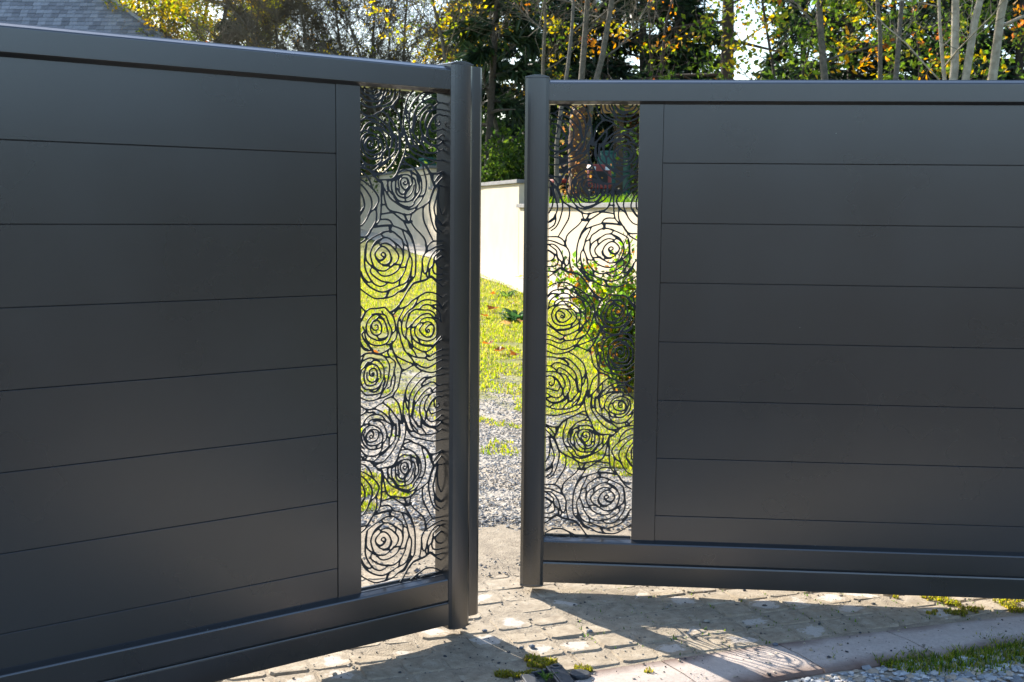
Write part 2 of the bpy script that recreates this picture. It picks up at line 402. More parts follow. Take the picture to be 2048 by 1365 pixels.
# concrete kerb stones
kerb = empty('kerb', (0, 0, 0)); tag(kerb, kind='structure')
for i in range(len(kin)-1):
    A, B = Vector(kin[i]), Vector(kin[i+1]); C, D = Vector(kout[i]), Vector(kout[i+1])
    mid = (A+B+C+D)/4; d = ((B-A)+(D-C)).normalized(); ang = math.atan2(d.y, d.x)
    Rm = Matrix.Rotation(-ang, 2); loc = [Rm @ (p-mid) for p in (C, D, B, A)]
    def lerp(p, q, t): return p+(q-p)*t
    c, dd, bb, a = loc; e = 0.003/((B-A).length)
    c, dd, bb, a = lerp(c, dd, e), lerp(dd, c, e), lerp(bb, a, e), lerp(a, bb, e)
    m = MB(); nx = 8; top = []; zc = gz(mid.x, mid.y)
    prof = [(0.0, -0.09), (0.0, -0.010), (0.03, 0.0), (0.5, 0.005), (0.97, 0.001), (1.0, -0.005), (1.0, -0.09)]
    v = []
    for k in range(nx+1):
        p, q = lerp(c, dd, k/nx), lerp(a, bb, k/nx)
        for t, z in prof:
            w = lerp(p, q, t); wy = mid.y + w.x*math.sin(ang) + w.y*math.cos(ang)
            v.append((w.x, w.y, z + 0.0266*(wy-mid.y) + 0.003*nz(mid.x+w.x, wy, 4, 2)))
    n = len(prof)
    m.add(v, [(k*n+j, k*n+j+1, (k+1)*n+j+1, (k+1)*n+j) for k in range(nx) for j in range(n-1)] + [tuple(range(n)), tuple(nx*n+j for j in range(n))])
    o = m.build('kerb_stone', M_KERB, kerb, loc=(mid.x, mid.y, zc)); o.rotation_euler = (0, 0, ang)
# gravel verge in front of the kerb (camera side) and the street behind the camera
tag(sheet('gravel_verge', -4, 4.5, 1.0, 4.9, 110, 80, lambda x, y: gz(x, y)-0.014+0.006*nz(x, y, 5, 6)+0.006*nz(x, y, 14, 2), M_GRAVEL, lambda x, y: y < interp(kout, x)+0.05), kind='structure')
b = MB(); b.add([(-60, -40, gz(0, -6)-0.06), (60, -40, gz(0, -6)-0.06), (60, 1.05, gz(0, 1)-0.03), (-60, 1.05, gz(0, 1)-0.03)], [(0, 1, 2, 3)])
tag(b.build('road', simple_noise('asphalt', (0.04, 0.04, 0.042), (0.065, 0.065, 0.065), 60, 0.9)), kind='structure')

# ------------------------------------------------------------------ loose pebbles, grit, moss, grass (uncountable)
def ico():
    t = (1+5**.5)/2
    v = np.array([(-1, t, 0), (1, t, 0), (-1, -t, 0), (1, -t, 0), (0, -1, t), (0, 1, t), (0, -1, -t), (0, 1, -t), (t, 0, -1), (t, 0, 1), (-t, 0, -1), (-t, 0, 1)], float)
    v /= np.linalg.norm(v[0])
    f = np.array([(0, 11, 5), (0, 5, 1), (0, 1, 7), (0, 7, 10), (0, 10, 11), (1, 5, 9), (5, 11, 4), (11, 10, 2), (10, 7, 6), (7, 1, 8), (3, 9, 4), (3, 4, 2), (3, 2, 6), (3, 6, 8), (3, 8, 9), (4, 9, 5), (2, 4, 11), (6, 2, 10), (8, 6, 7), (9, 8, 1)])
    return v, f
IV, IF = ico()
OV = np.array([(1, 0, 0), (-1, 0, 0), (0, 1, 0), (0, -1, 0), (0, 0, 1), (0, 0, -1), ], float); OF = np.array([(0, 2, 4), (2, 1, 4), (1, 3, 4), (3, 0, 4), (2, 0, 5), (1, 2, 5), (3, 1, 5), (0, 3, 5)])
def pebbles(name, P, size, cols, m, flat=0.55, IV=IV, IF=IF):
    """P (N,3), size (N,)"""
    nv = len(IV); N = len(P); k = IV[None]*(1+rng.uniform(-.28, .28, (N, nv, 1)))
    s3 = np.stack([rng.uniform(.7, 1.3, N), rng.uniform(.7, 1.3, N), rng.uniform(flat*.6, flat*1.3, N)], 1)*size[:, None]
    k = k*s3[:, None]; a = rng.uniform(0, 6.28, N); ca, sa = np.cos(a)[:, None], np.sin(a)[:, None]
    x = k[:, :, 0]*ca-k[:, :, 1]*sa; y = k[:, :, 0]*sa+k[:, :, 1]*ca
    V = np.stack([x, y, k[:, :, 2]], 2)+P[:, None]
    b = MB(); b.v = [V.reshape(-1, 3)]; b.n = N*nv
    b.f = (IF[None]+(np.arange(N)*nv)[:, None, None]).reshape(-1, 3).tolist()
    b.c = [np.repeat(cols, nv, axis=0)]
    return b.build(name, m, fixn=False)
GZ = np.vectorize(gz)
def pick(cols, N, jit=0.2):
    cols = np.array(cols); c = cols[rng.integers(0, len(cols), N)]
    return np.clip(c*rng.uniform(1-jit, 1+jit, (N, 1)), 0, 1)
GREYS = [(0.43, 0.40, 0.355), (0.37, 0.35, 0.315), (0.50, 0.455, 0.39), (0.26, 0.255, 0.245), (0.40, 0.35, 0.27), (0.30, 0.30, 0.29), (0.55, 0.53, 0.5)]
N = 48000
y = 4.95 + rng.beta(1.1, 2.0, N)*5.5; x = (rng.uniform(-0.30, 0.16, N))*y
DH = np.vectorize(drive_h)
tag(pebbles('drive_pebbles', np.stack([x, y, DH(x, y)+.002], 1), rng.gamma(3.0, .0014, N)+.0022, pick(GREYS+[(0.44, 0.37, 0.28), (0.5, 0.43, 0.34)], N), M_PEBBLE, .5, OV, OF), kind='stuff')
N = 900      # bluish chippings piled where gravel meets the sand
y = rng.normal(5.1, .14, N); x = rng.uniform(-1.3, .9, N)
tag(pebbles('slate_chippings', np.stack([x, y, DH(x, y)+.012], 1), rng.gamma(3.5, .0017, N)+.002, pick([(0.11, 0.12, 0.14), (0.18, 0.19, 0.2), (0.3, 0.3, 0.29)], N), M_PEBBLE), kind='stuff')
N = 3600
y = rng.uniform(4.45, 5.35, N); x = rng.uniform(-.95, .95, N)
tag(pebbles('sand_stones', np.stack([x, y, GZ(x, y)+.003], 1), np.minimum(rng.gamma(1.5, .0016, N)+.0012, .012), pick([(.12, .12, .13), (.3, .28, .25), (.5, .44, .34), (.2, .18, .15)], N), M_PEBBLE, .6, OV, OF), kind='stuff')
N = 5200     # verge, front right
x = rng.uniform(0.2, 2.2, N*3); y = rng.uniform(3.2, 4.15, N*3); KO = np.vectorize(lambda a: interp(kout, a)); k = y < KO(x)-.015; x, y = x[k][:N], y[k][:N]
tag(pebbles('verge_pebbles', np.stack([x, y, GZ(x, y)-.010], 1), rng.gamma(3.0, .0019, len(x))+.0025, pick([(0.30, 0.32, 0.34), (0.42, 0.44, 0.46), (0.22, 0.24, 0.26), (0.55, 0.55, 0.54), (0.5, 0.42, 0.33)], len(x)), M_PEBBLE, .4), kind='stuff')
N = 3600     # dark grit scattered over pavers and kerb
x = rng.uniform(-.95, 2.1, N*2); y = rng.uniform(3.35, 5.4, N*2); k = y > KO(x)+.02; x, y = x[k][:N], y[k][:N]
tag(pebbles('scattered_grit', np.stack([x, y, GZ(x, y)+.001+.004*(y < np.vectorize(lambda a: interp(kin, a))(x))], 1), np.minimum(rng.gamma(1.3, .0013, len(x))+.0009, .010), pick([(0.05, 0.055, 0.065), (0.1, 0.09, 0.08), (0.18, 0.16, 0.13), (0.3, 0.28, 0.24), (.5, .44, .34), (.42, .35, .25)], len(x)), M_PEBBLE, .6), kind='stuff')

def blades(name, P, h, cols, w=.004, lean=.5, m=None, bend=True):
    """grass: each blade a bent strip of two quads"""
    N = len(P); a = rng.uniform(0, 6.28, N); l = rng.uniform(.1, lean, N)*h
    d = np.stack([np.cos(a), np.sin(a), np.zeros(N)], 1); s = np.stack([-np.sin(a), np.cos(a), np.zeros(N)], 1)*(w*rng.uniform(.6, 1.4, N))[:, None]
    up = np.array([0, 0, 1.0])
    p1 = P+d*(l*.35)[:, None]+up*(h*.6)[:, None]; p2 = P+d*l[:, None]+up*h[:, None]
    b = MB(); b.quads(np.stack([P-s, P+s, p1+s*.8, p1-s*.8], 1), cols); b.quads(np.stack([p1-s*.8, p1+s*.8, p2+s*.12, p2-s*.12], 1), cols*1.06)
    return b.build(name, m or M_GRASS, fixn=False)
YG = [(0.27, 0.30, 0.03), (0.19, 0.25, 0.025), (0.32, 0.32, 0.045), (0.13, 0.19, 0.02), (0.31, 0.27, 0.08), (0.23, 0.22, 0.08)]
GN = [(0.07, 0.14, 0.015), (0.10, 0.19, 0.02), (0.05, 0.10, 0.012), (0.14, 0.2, 0.02)]
def clumped(N, fx, fy, s, seed, thr):
    x, y = fx(N*4), fy(N*4)
    if np.ndim(thr) == 0: thr = np.full(N*4, thr)
    keep = np.array([mnoise.fractal(Vector((a*s+seed, c*s, seed)), 1.0, 2.0, 4) > t for a, c, t in zip(x, y, thr)])
    x, y = x[keep][:N], y[keep][:N]; return x, y
# mossy grass of the drive
N = 70000; yy = 6.3+rng.beta(1.05, 1.7, N*4)*17; xx = rng.uniform(-.22, .13, N*4)*yy
yef = yy+4.2*np.clip((xx-.15)/.25, 0, 1)*(yy > 6.3)-1.6*np.clip((-xx-.25)/.4, 0, 1); thr = np.interp(yef, [6, 7.6, 10., 13, 24], [.3, .10, -.16, -.5, -.6])
keep = np.array([mnoise.fractal(Vector((a*2.2+3, c*2.2, 3)), 1.0, 2.0, 4) > t for a, c, t in zip(xx, yy, thr)]) & (xx < np.vectorize(wall_x)(yy)-.55)
x, y = xx[keep][:N], yy[keep][:N]
hh = rng.gamma(3, .003, len(x))+.006+.0021*(y-6)
tag(blades('mossy_grass', np.stack([x, y, DH(x, y)-.004], 1), hh, pick(YG, len(x)), .0045), kind='stuff')
# patches of moss near the gate
for k_, (cx, cy, rx, ry, n_) in enumerate(((-.72, 5.62, .28, .35, 2600), (.6, 6.3, .35, .35, 2600)  )):
    a = rng.uniform(0, 6.28, n_*2); r = rng.uniform(0, 1, n_*2)**.7; x = cx+np.cos(a)*r*rx; y = cy+np.sin(a)*r*ry
    k = np.array([mnoise.fractal(Vector((p*5, q*5, 4)), 1.0, 2.0, 3) > -.05 for p, q in zip(x, y)]); x, y = x[k][:n_], y[k][:n_]
    tag(blades('moss_patch', np.stack([x, y, DH(x, y)+.004], 1), rng.gamma(3, .003, len(x))+.006, pick(YG, len(x)), .0035, 1.0), kind='stuff')
# far grass on the terrace behind the wall
N = 9000; y = rng.uniform(11, 20, N); x = np.vectorize(wall_x)(y)+.2+rng.gamma(1.5, .8, N)
tag(blades('terrace_grass', np.stack([x, y, np.full(N, 1.29)], 1), rng.uniform(.08, .26, N), pick(GN, N), .012, .7), kind='stuff')
# grass at the kerb, front right
N = 5200; x = rng.uniform(.75, 2.3, N*5); y = KO(x)+rng.normal(-.04, .07, N*5)
thr = np.interp(x, [.75, 1.1, 1.35, 1.8], [.38, .2, .08, -.2])
keep = np.array([mnoise.fractal(Vector((a*5, c*5, 8)), 1.0, 2.0, 4) > t for a, c, t in zip(x, y, thr)]) & (y > 3.3)
x, y = x[keep][:N], y[keep][:N]
tag(blades('verge_grass', np.stack([x, y, GZ(x, y)-.012], 1), rng.uniform(.006, .026, len(x)), pick(GN+YG, len(x)), .0020, 1.3), kind='stuff')
# cushions of yellow moss
def moss(name, spots, N):
    pts = []
    for (cx, cy, rx, ry, wgt) in spots:
        n = int(N*wgt); a = rng.uniform(0, 6.28, n); r = np.sqrt(rng.uniform(0, 1, n))
        x = cx+np.cos(a)*r*rx; y = cy+np.sin(a)*r*ry
        k = np.array([mnoise.fractal(Vector((p*9, q*9, 2)), 1.0, 2.0, 3) > -.12+.45*rr for p, q, rr in zip(x, y, r)])
        pts.append(np.stack([x[k], y[k]], 1))
    p = np.concatenate(pts); P = np.stack([p[:, 0], p[:, 1], GZ(p[:, 0], p[:, 1])+.001], 1)
    tag(blades(name, P, rng.uniform(.004, .014, len(P)), pick([(0.30, 0.28, 0.03), (0.22, 0.24, 0.03), (0.34, 0.28, 0.06), (0.15, 0.17, 0.03), (.25, .2, .09)], len(P)), .0028, 1.2), kind='stuff')
moss('moss', [(.02, 3.53, .07, .05, .9), (.13, 3.64, .12, .05, .9), (.22, 3.57, .08, .05, 1.), (.32, 3.58, .13, .03, .4), (1.50, 4.27, .22, .10, 1.2), (1.72, 4.24, .25, .12, 1.6), (1.55, 4.12, .2, .05, .6)], 2600)
# moss and grass seeded in the paver joints
x = rng.uniform(.2, 2.0, 2600); y = rng.uniform(3.7, 4.35, 2600); q = np.stack([x-P0.x, y-P0.y], 1)
a_ = (q@np.array(pd_))/PC; b_ = (q@np.array(pe_))/PC
k = ((np.abs(a_-np.round(a_)) < .05) | (np.abs(b_-np.round(b_)) < .05)) & (y > np.vectorize(lambda a: interp(kin, a))(x))
tag(blades('joint_moss', np.stack([x[k], y[k], GZ(x[k], y[k])-.004], 1), rng.uniform(.004, .013, k.sum()), pick(GN, k.sum()), .002, 1.2), kind='stuff')
# strokes of the laser-cut roses, in half millimetres (distance from stile, height from eye level)
STROKES = [[[172,-1969],[160,-1961],[162,-1950],[175,-1946],[188,-1955],[190,-1969],[176,-1985],[154,-1993],[132,-1984],[118,-1963],[121,-1943],[139,-1923],[159,-1911],[183,-1914],[207,-1931],[223,-1954],[229,-1979],[218,-2003],[198,-2017],[174,-2018],[146,-2005],[122,-1975]],
[[187,-1963],[180,-1975],[166,-1987],[146,-1993],[126,-1980]],
[[160,-1895],[192,-1891],[224,-1903],[252,-1926],[275,-1951],[283,-1972],[273,-1997],[246,-2020],[222,-2034]],
[[235,-1979],[230,-1999],[218,-2011],[210,-2025],[173,-2024]],
[[159,-1907],[136,-1890],[103,-1909],[86,-1946],[88,-1974],[99,-2008],[113,-2033],[137,-2048],[181,-2055],[213,-2040],[246,-2020]],
[[180,-1858],[148,-1870],[120,-1885],[103,-1909]],
[[160,-1870],[132,-1888],[111,-1901]],
[[180,-1858],[212,-1863],[248,-1885],[280,-1906],[304,-1928],[316,-1961],[311,-1994],[294,-2026],[274,-2054],[241,-2074],[201,-2085],[164,-2082],[137,-2062],[117,-2037]],
[[252,-1889],[264,-1906],[262,-1926]],
[[317,-1895],[316,-1924],[316,-1961]],
[[295,-2020],[266,-2019],[246,-2016]],
[[345,-1912],[317,-1895],[305,-1870],[277,-1849],[245,-1827],[205,-1822],[173,-1829],[161,-1837],[172,-1854]],
[[173,-1829],[132,-1845],[92,-1864],[63,-1883],[55,-1908],[52,-1953],[45,-1985],[47,-2027],[60,-2064],[91,-2110],[115,-2132],[151,-2145],[184,-2138],[208,-2122]],
[[59,-1900],[48,-1936],[50,-1977]],
[[52,-1977],[65,-2002],[97,-2028],[113,-2041]],
[[97,-2028],[85,-2044],[88,-2065],[120,-2091],[160,-2113],[200,-2122],[244,-2128],[281,-2112],[305,-2092],[330,-2052],[339,-2023]],
[[310,-1817],[329,-1863],[345,-1896],[352,-1929],[360,-1962],[347,-1995],[331,-2031],[302,-2037],[290,-2034]],
[[360,-1962],[376,-1987],[379,-2020],[371,-2061],[354,-2102],[329,-2130],[297,-2142],[280,-2145]],
[[297,-2096],[289,-2125],[286,-2143]],
[[117,-1795],[166,-1788],[222,-1786],[258,-1795],[298,-1808],[342,-1826],[366,-1843],[382,-1872],[397,-1918],[405,-1964],[406,-2013],[405,-2054],[399,-2087],[378,-2111],[353,-2139],[324,-2176],[280,-2182],[247,-2202],[206,-2213],[158,-2216],[114,-2214],[70,-2192],[30,-2166],[1,-2144]],
[[109,-1799],[157,-1792],[214,-1790]],
[[338,-1824],[370,-1856],[385,-1889]],
[[234,-1788],[225,-1810],[229,-1825]],
[[222,-1790],[217,-1806],[223,-1827]],
[[280,-2145],[248,-2157],[207,-2172],[167,-2179],[127,-2169],[83,-2147],[47,-2117],[27,-2088],[16,-2054],[4,-2038]],
[[95,-2115],[71,-2118],[51,-2105],[32,-2084],[20,-2059]],
[[219,-2168],[199,-2200],[182,-2214]],
[[207,-2174],[195,-2204]],
[[373,-2062],[370,-2094],[378,-2111]],
[[378,-2095],[353,-2127],[321,-2163],[292,-2177]],
[[238,-1782],[222,-1761],[194,-1752],[158,-1753]],
[[371,-1769],[399,-1803],[439,-1837],[471,-1871],[482,-1908],[486,-1937],[465,-1965],[453,-1998],[454,-2031],[447,-2076],[439,-2113]],
[[478,-1904],[484,-1921],[478,-1945]],
[[323,-1772],[350,-1814],[374,-1852]],
[[602,-1883],[568,-1882],[535,-1883],[507,-1897],[490,-1917]],
[[602,-1906],[559,-1915],[514,-1934],[486,-1945]],
[[601,-1934],[567,-1933],[538,-1951],[514,-1983],[497,-2024],[488,-2061],[472,-2077],[460,-2060],[454,-2023]],
[[591,-1940],[563,-1960],[542,-1980],[537,-2021],[509,-2053],[504,-2090]],
[[601,-1974],[578,-1985],[558,-2005],[560,-2026],[578,-2043],[600,-2050]],
[[595,-1976],[570,-1993],[538,-2009]],
[[537,-2017],[531,-2050],[541,-2075],[565,-2084],[600,-2085]],
[[599,-2116],[556,-2117],[520,-2095]],
[[497,-2041],[504,-2066],[504,-2090]],
[[490,-2061],[482,-2077],[490,-2100]],
[[599,-2156],[556,-2127],[520,-2095],[479,-2114],[435,-2125],[394,-2132],[365,-2156],[336,-2193],[316,-2221],[295,-2243]],
[[556,-2121],[516,-2099],[475,-2116],[435,-2123],[390,-2136],[361,-2164]],
[[72,-1839],[48,-1871],[3,-1898]],
[[89,-1810],[72,-1839],[48,-1854],[4,-1855]],
[[330,-1531],[320,-1530],[316,-1538],[325,-1548],[338,-1543],[345,-1529],[346,-1519]],
[[346,-1519],[332,-1508],[308,-1510],[296,-1526],[299,-1550],[315,-1571],[331,-1578],[347,-1564],[356,-1544],[350,-1523],[340,-1508]],
[[308,-1493],[284,-1513],[279,-1537],[287,-1570],[283,-1582],[294,-1599],[314,-1604],[331,-1588],[351,-1576],[367,-1556],[380,-1532],[376,-1511],[360,-1495],[336,-1488],[308,-1491]],
[[347,-1578],[331,-1604],[322,-1624]],
[[283,-1578],[271,-1572]],
[[296,-1493],[276,-1505],[262,-1521]],
[[376,-1524],[380,-1507],[392,-1510],[402,-1528],[406,-1557],[399,-1590],[407,-1606]],
[[392,-1549],[387,-1573],[371,-1601],[346,-1621],[322,-1624],[294,-1619],[270,-1602],[261,-1570],[261,-1537],[264,-1513],[280,-1501],[300,-1491]],
[[369,-1466],[349,-1464],[317,-1459],[293,-1469],[272,-1484],[260,-1513],[244,-1524],[232,-1522]],
[[371,-1467],[373,-1491],[376,-1511]],
[[397,-1483],[381,-1481]],
[[369,-1466],[397,-1483],[413,-1496],[418,-1521],[430,-1550],[427,-1582],[403,-1610],[378,-1634],[354,-1646],[326,-1649]],
[[401,-1590],[395,-1618],[378,-1640]],
[[330,-1624],[326,-1647],[282,-1642],[254,-1614],[235,-1581],[231,-1544],[240,-1520]],
[[297,-1428],[329,-1427],[357,-1430],[389,-1447],[409,-1467],[429,-1492],[432,-1525],[428,-1537]],
[[413,-1472],[427,-1492],[430,-1521]],
[[433,-1493],[445,-1517],[448,-1550],[444,-1583],[423,-1615],[398,-1643],[386,-1667],[354,-1680],[321,-1673],[281,-1656],[250,-1622]],
[[254,-1618],[214,-1581],[205,-1552],[207,-1525]],
[[454,-1420],[461,-1457],[477,-1502],[482,-1543],[476,-1579],[459,-1607],[423,-1619]],
[[468,-1600],[443,-1640],[414,-1672],[402,-1700],[377,-1716],[345,-1725],[321,-1720]],
[[414,-1672],[386,-1687],[353,-1693],[313,-1681],[265,-1655],[230,-1634],[204,-1605],[179,-1571]],
[[353,-1693],[343,-1678]],
[[202,-1605],[207,-1576],[203,-1552]],
[[171,-1551],[178,-1604],[189,-1653],[201,-1682],[228,-1703],[273,-1711],[321,-1726],[340,-1756]],
[[393,-1702],[426,-1688],[458,-1673],[487,-1657],[511,-1633],[528,-1589],[543,-1548]],
[[469,-1669],[458,-1693],[463,-1755],[493,-1813],[528,-1872]],
[[326,-1364],[358,-1369],[390,-1390],[422,-1403],[454,-1420],[486,-1441],[510,-1474],[521,-1511],[539,-1540]],
[[458,-1422],[482,-1441],[506,-1474],[525,-1507]],
[[382,-1383],[350,-1385],[314,-1398],[329,-1417],[341,-1425]],
[[332,-1263],[335,-1315],[322,-1372],[306,-1404],[289,-1440],[272,-1480],[252,-1508],[220,-1520],[167,-1522],[139,-1524]],
[[260,-1496],[236,-1520],[203,-1525]],
[[284,-1262],[293,-1302],[291,-1339],[262,-1391],[233,-1431],[196,-1466],[164,-1486],[116,-1484],[76,-1467],[1,-1453]],
[[291,-1298],[287,-1334],[263,-1338],[254,-1362],[218,-1398],[177,-1433],[145,-1445],[120,-1464],[96,-1478]],
[[160,-1486],[132,-1493],[108,-1503]],
[[95,-1320],[85,-1313],[78,-1321],[83,-1332],[97,-1330],[105,-1314],[100,-1296],[84,-1287],[64,-1297],[51,-1321],[59,-1345],[83,-1356],[115,-1351],[135,-1335],[141,-1311],[132,-1290],[108,-1282],[80,-1283],[60,-1301]],
[[100,-1298],[80,-1285],[58,-1305],[51,-1333]],
[[48,-1280],[36,-1308],[43,-1337],[66,-1370],[102,-1379],[134,-1375],[162,-1360],[171,-1336],[163,-1311],[143,-1303]],
[[163,-1311],[152,-1287],[128,-1268],[92,-1255],[56,-1262],[32,-1280],[22,-1308],[23,-1336],[38,-1365],[58,-1386],[82,-1400],[118,-1401],[150,-1396],[170,-1372],[195,-1344],[199,-1316],[188,-1284],[168,-1251],[137,-1234],[105,-1233]],
[[264,-1261],[267,-1294],[263,-1338]],
[[236,-1273],[231,-1321],[218,-1349],[214,-1389]],
[[218,-1349],[201,-1332]],
[[206,-1397],[193,-1409],[161,-1429],[149,-1441]],
[[170,-1376],[159,-1412],[121,-1440],[77,-1439],[45,-1426],[18,-1397],[2,-1364]],
[[130,-1383],[118,-1399]],
[[2,-1346],[20,-1373],[38,-1389]],
[[55,-1434],[45,-1454],[1,-1419]],
[[45,-1430],[29,-1446]],
[[0,-1473],[40,-1487],[68,-1512],[87,-1541],[97,-1569]],
[[-1,-1518],[35,-1531],[75,-1557],[102,-1578],[130,-1607],[143,-1636],[133,-1664],[112,-1692],[80,-1716],[59,-1752],[30,-1784],[2,-1795]],
[[-2,-1538],[35,-1564],[66,-1597],[89,-1630],[95,-1667],[84,-1699],[72,-1728]],
[[-2,-1571],[26,-1608],[41,-1645],[44,-1678],[28,-1710],[1,-1742]],
[[32,-1690],[16,-1718],[-1,-1738]],
[[-3,-1599],[9,-1628],[8,-1681],[-5,-1701]],
[[76,-1467],[112,-1501],[143,-1530],[163,-1543],[162,-1604],[161,-1665],[156,-1726],[147,-1758],[123,-1786]],
[[167,-1543],[170,-1575],[162,-1612]],
[[135,-1526],[163,-1538]],
[[124,-1688],[128,-1725],[123,-1762],[106,-1790],[78,-1834]],
[[129,-1680],[120,-1696]],
[[189,-1666],[159,-1667]],
[[248,-1712],[208,-1715],[160,-1722]],
[[228,-1703],[272,-1733],[312,-1759],[336,-1766]],
[[377,-1712],[364,-1752],[352,-1768],[336,-1751],[325,-1726]],
[[376,-1761],[352,-1766],[320,-1761]],
[[376,-1765],[352,-1772],[328,-1768]],
[[600,-1462],[566,-1476],[534,-1479],[506,-1474]],
[[530,-1479],[527,-1511],[537,-1544]],
[[518,-1478],[529,-1503]],
[[598,-1476],[566,-1496],[539,-1532]],
[[600,-1499],[569,-1529],[553,-1549],[541,-1561]],
[[599,-1552],[573,-1549],[541,-1559],[524,-1593],[511,-1633],[505,-1674],[510,-1715],[526,-1773],[549,-1817],[581,-1841]],
[[569,-1537],[545,-1561],[528,-1593]],
[[573,-1553],[564,-1594],[548,-1643],[539,-1683],[547,-1720],[562,-1750]],
[[571,-1565],[558,-1618]],
[[573,-1561],[570,-1615],[576,-1676],[597,-1722]],
[[554,-1737],[550,-1766],[562,-1803],[596,-1829]],
[[560,-1750],[590,-1775],[598,-1786]],
[[554,-1737],[558,-1758],[586,-1783]],
[[603,-1285],[568,-1305],[536,-1308],[500,-1303],[468,-1286],[456,-1266]],
[[602,-1330],[560,-1349],[519,-1354],[479,-1353],[439,-1346],[399,-1321],[376,-1288],[364,-1263]],
[[487,-1351],[463,-1318],[448,-1298],[448,-1265]],
[[448,-1298],[424,-1289],[408,-1264]],
[[395,-1323],[359,-1316],[344,-1287],[336,-1263]],
[[601,-1395],[567,-1398],[527,-1397],[479,-1384],[431,-1370],[391,-1357],[363,-1332],[343,-1299]],
[[572,-1337],[544,-1316],[520,-1310]],
[[569,-1166],[580,-1169],[581,-1181],[567,-1191],[551,-1185],[545,-1160],[548,-1134]],
[[600,-1129],[576,-1123],[548,-1132],[523,-1152],[503,-1184],[496,-1200]],
[[552,-1132],[531,-1148],[511,-1176]],
[[505,-1192],[514,-1216],[526,-1227],[554,-1221],[599,-1208]],
[[600,-1095],[564,-1094],[532,-1097],[508,-1111],[487,-1135],[475,-1163],[472,-1191],[486,-1220],[496,-1257],[522,-1275],[554,-1270],[598,-1243]],
[[501,-1192],[486,-1224],[478,-1260],[467,-1272]],
[[508,-1103],[472,-1114],[451,-1138],[439,-1170],[438,-1211],[450,-1243],[473,-1274],[501,-1297],[537,-1310],[569,-1307],[598,-1287]],
[[450,-1243],[449,-1288]],
[[596,-1275],[566,-1270]],
[[528,-1091],[520,-1069],[500,-1069],[464,-1090],[435,-1118],[411,-1145],[395,-1169],[386,-1218]],
[[399,-1137],[393,-1177],[382,-1226]],
[[601,-1054],[569,-1054],[545,-1035],[517,-1031],[485,-1042],[456,-1053],[428,-1073],[404,-1101],[391,-1137],[386,-1185],[378,-1225],[401,-1262],[425,-1295],[445,-1304]],
[[569,-1056],[548,-1072],[530,-1085]],
[[460,-1052],[451,-1035],[485,-1010],[513,-1000]],
[[517,-998],[477,-1014],[449,-1041]],
[[602,-992],[565,-993],[533,-999],[509,-1002],[477,-997],[445,-1009],[413,-1036],[384,-1068],[368,-1096],[359,-1136],[358,-1185],[362,-1229],[373,-1266],[401,-1299],[424,-1324]],
[[359,-1144],[339,-1116],[330,-1091]],
[[378,-1225],[362,-1229]],
[[450,-957],[414,-976],[373,-1007],[349,-1035],[336,-1067],[328,-1103],[319,-1143],[316,-1184],[314,-1232],[301,-1264]],
[[328,-1103],[341,-1164],[354,-1185]],
[[322,-1220],[337,-1265],[353,-1302],[376,-1321]],
[[314,-1232],[321,-1257]],
[[305,-1260],[302,-1220],[294,-1179],[279,-1138],[252,-1110],[240,-1097]],
[[313,-1269],[281,-1239],[254,-1207],[223,-1169],[191,-1141],[168,-1126]],
[[215,-1173],[218,-1210],[241,-1251],[261,-1279],[264,-1330]],
[[285,-1244],[289,-1296],[284,-1331]],
[[239,-1267],[210,-1222],[174,-1189],[135,-1168],[99,-1157]],
[[249,-1263],[237,-1295],[232,-1329]],
[[190,-1237],[162,-1204],[119,-1191],[107,-1179],[75,-1178],[51,-1172]],
[[119,-1191],[83,-1195],[51,-1214],[30,-1246],[-2,-1273]],
[[233,-1269],[201,-1246],[146,-1224],[86,-1223],[70,-1239],[78,-1251]],
[[74,-1243],[34,-1248],[6,-1265]],
[[59,-1166],[35,-1181],[-3,-1197]],
[[168,-1126],[136,-1139],[107,-1155],[75,-1160],[44,-1153],[20,-1137],[-1,-1124]],
[[99,-954],[92,-948],[101,-942],[109,-952],[101,-962],[85,-959],[77,-945],[80,-925],[96,-916],[120,-922],[131,-946],[131,-970],[114,-994],[90,-998],[67,-985],[59,-965],[60,-937]],
[[156,-979],[155,-947],[136,-910],[112,-894],[84,-891],[60,-901],[44,-929],[39,-965],[47,-1001],[66,-1017],[98,-1018],[126,-1002],[142,-979]],
[[178,-975],[179,-931],[168,-903],[140,-874],[105,-858],[81,-853],[53,-859],[25,-872],[13,-896],[3,-916]],
[[80,-891],[65,-877],[41,-904],[20,-924],[12,-960],[19,-1000],[42,-1033],[74,-1041],[109,-1042],[142,-1027],[162,-1003],[178,-979]],
[[140,-874],[105,-870],[65,-893]],
[[158,-1019],[141,-1043],[109,-1058],[81,-1050]],
[[186,-1004],[161,-1055],[137,-1071],[89,-1074],[49,-1069],[22,-1044],[1,-1024]],
[[182,-975],[186,-996],[173,-1023]],
[[188,-859],[208,-884],[219,-916],[214,-952],[206,-996],[193,-1028],[173,-1056],[144,-1095],[108,-1107],[76,-1108],[41,-1097],[0,-1076]],
[[216,-856],[255,-885],[259,-913],[250,-949],[258,-981],[253,-1021],[237,-1061],[204,-1084],[172,-1096],[136,-1099]],
[[250,-957],[234,-988],[225,-1029],[201,-1044]],
[[121,-830],[153,-839],[184,-851],[216,-856],[205,-832],[209,-816]],
[[121,-830],[82,-825],[42,-828],[4,-848]],
[[42,-832],[17,-872]],
[[302,-946],[289,-1006],[277,-1046],[256,-1069],[240,-1091],[212,-1101],[180,-1112],[168,-1126]],
[[252,-1077],[236,-1101]],
[[382,-919],[346,-934],[314,-944],[295,-917],[268,-873],[248,-832],[237,-800],[234,-764]],
[[318,-938],[302,-954]],
